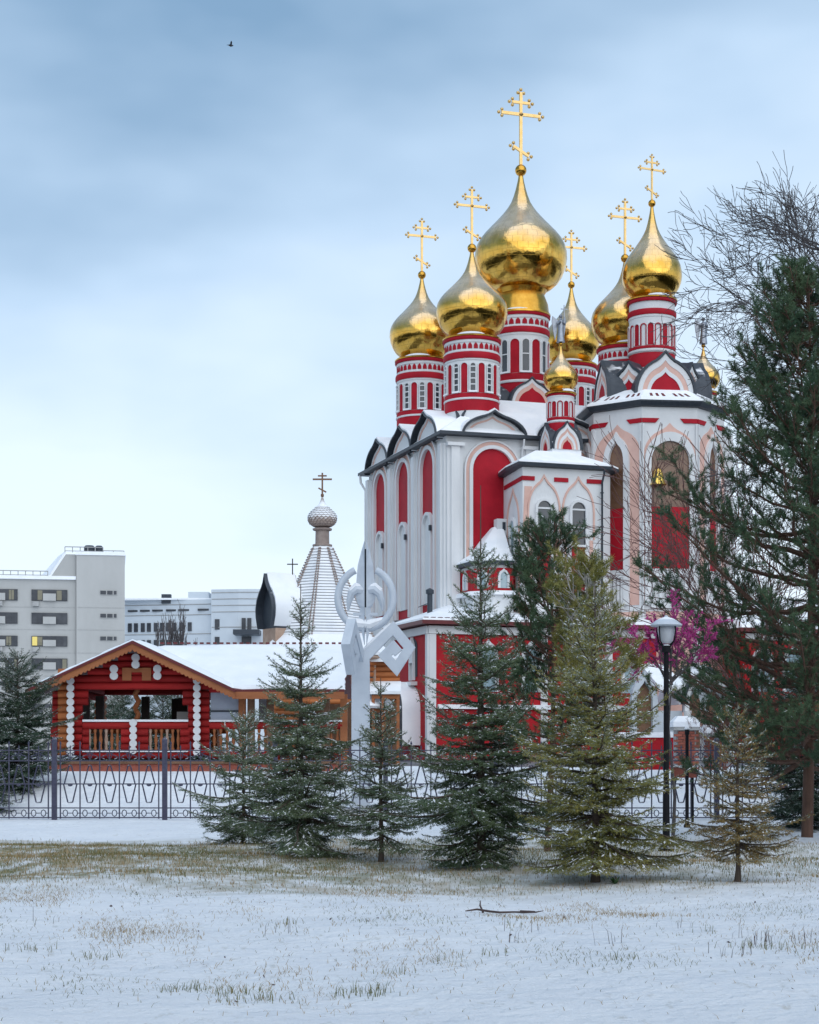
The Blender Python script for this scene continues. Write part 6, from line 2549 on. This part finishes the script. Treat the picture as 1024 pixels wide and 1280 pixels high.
def stick():
    Yc = EYE * F / (1136 - HY)
    x0, x1 = X_at(582, Yc), X_at(680, Yc)
    c = Vector(((x0 + x1) / 2, Yc, hz((x0 + x1) / 2, Yc)))
    L_ = (x1 - x0) / 2
    q = MB()
    q.tube([(-L_, 0.02, 0.03), (-L_ * 0.7, 0.04, 0.045), (-L_ * 0.4, -0.02, 0.03), (-0.05, -0.05, 0.022), (L_ * 0.25, 0.0, 0.022), (L_ * 0.5, 0.04, 0.015), (L_ * 0.8, 0.0, 0.02), (L_, 0.05, 0.03)], [0.006, 0.010, 0.012, 0.011, 0.009, 0.010, 0.008, 0.003], 7)
    q.tube([(-L_ * 0.55, 0, 0.02), (-L_ * 0.62, 0.1, 0.08), (-L_ * 0.6, 0.16, 0.12)], [0.012, 0.009, 0.004], 5)
    q.tube([(L_ * 0.4, 0, 0.03), (L_ * 0.75, -0.12, 0.04)], [0.011, 0.004], 5)
    o = q.build('fallen_branch', M['dark_stem'], None, True, c)
    tag(o, 'dark broken branch lying on the open snow', 'branch')


stick()


def weed():
    Yc = EYE * F / (1100 - HY)
    x = X_at(769, Yc)
    rg = np.random.default_rng(8)
    q = MB()
    for k in range(14):
        a = rg.random() * 2 * PI
        l_ = 0.07 + 0.07 * rg.random()
        e_ = 0.5 + 0.8 * rg.random()
        d = Vector((math.cos(a) * math.cos(e_), math.sin(a) * math.cos(e_), math.sin(e_)))
        s = Vector((-math.sin(a), math.cos(a), 0)) * l_ * 0.22
        q.face([(0, 0, 0), d * l_ * 0.5 + s, d * l_ + Vector((0, 0, -0.02)), d * l_ * 0.5 - s])
    o = q.build('green_weed', M['weed'], None, False, (x, Yc, hz(x, Yc) - 0.005))
    tag(o, 'small leafy green weed at the foot of the olive spruce', 'weed')


weed()


def bird():
    Y = 60.0
    c = Vector((X_at(288.5, Y), Y, Z_at(57, Y)))
    q = MB()
    q.tube([(-0.09, 0, 0.0), (-0.05, 0, 0.01), (0.0, 0, 0.0), (0.05, 0, 0.01), (0.075, 0, 0.025), (0.10, 0, 0.02)], [0.008, 0.028, 0.036, 0.026, 0.02, 0.003], 8)
    for s in (-1, 1):
        q.face([(0.04, 0, 0.01), (-0.03, 0, 0.005), (-0.05, s * 0.09, 0.075), (0.0, s * 0.12, 0.09)])
        q.face([(-0.05, s * 0.09, 0.075), (0.0, s * 0.12, 0.09), (-0.06, s * 0.17, 0.10)])
    q.face([(-0.08, 0.0, 0.0), (-0.14, 0.03, 0.0), (-0.14, -0.03, 0.0)])
    o = q.build('bird', M['bird'], None, True, c, 0.5)
    tag(o, 'small dark bird flying high in the pale sky', 'bird')


bird()


def far_woods():
    """the wooded park around, out to the horizon on every side"""
    rg = np.random.default_rng(90)
    tris = []
    pts = []
    for i in range(4200):                       # behind and beside the viewer
        a = rg.random() * 2 * PI
        r = 18 + 340 * rg.random()
        x, y = r * math.sin(a), r * math.cos(a)
        if y > -14 and abs(x) < 40 + 0.55 * (y + 14):
            continue
        if y > 60 and abs(math.atan2(x, y)) < math.radians(32):
            continue
        pts.append((x, y, 7 + 9 * rg.random()))
    for i in range(2600):                       # unseen trees right and left, added to darken the domes' reflection
        y = -20 + 170 * rg.random()
        side = 1 if rg.random() < 0.7 else -1
        x = side * (13 + 0.33 * max(0, y) + 70 * rg.random())
        if side < 0 and 44 < y:
            x -= 14
        pts.append((x, y, 5 + 8 * rg.random()))
    for i in range(1500):                       # beyond the town
        a = (rg.random() - 0.5) * 2 * math.radians(60)
        r = 420 + 160 * rg.random()
        pts.append((r * math.sin(a), r * math.cos(a), 8 + 9 * rg.random()))
    for x, y, h in pts:
        n = 6
        w = h * (0.20 + 0.14 * rg.random())
        for lv in range(3):
            z0, z1 = h * (0.08 + 0.27 * lv), h * (0.5 + 0.25 * lv)
            ww = w * (1 - 0.27 * lv)
            o = rg.random() * 6
            for k in range(n):
                a, b = o + 2 * PI * k / n, o + 2 * PI * (k + 1) / n
                ra, rb = ww * (0.75 + 0.5 * rg.random()), ww * (0.75 + 0.5 * rg.random())
                tris.append([(x + ra * math.cos(a), y + ra * math.sin(a), z0), (x + rb * math.cos(b), y + rb * math.sin(b), z0 + 0.3), (x, y, z1)])
    o = link('far_woods', tri_mesh('far_woods', np.array(tris), M['far_wood']))
    tag(o, 'dark winter woods around the park out to the horizon', None, None, 'stuff')


far_woods()
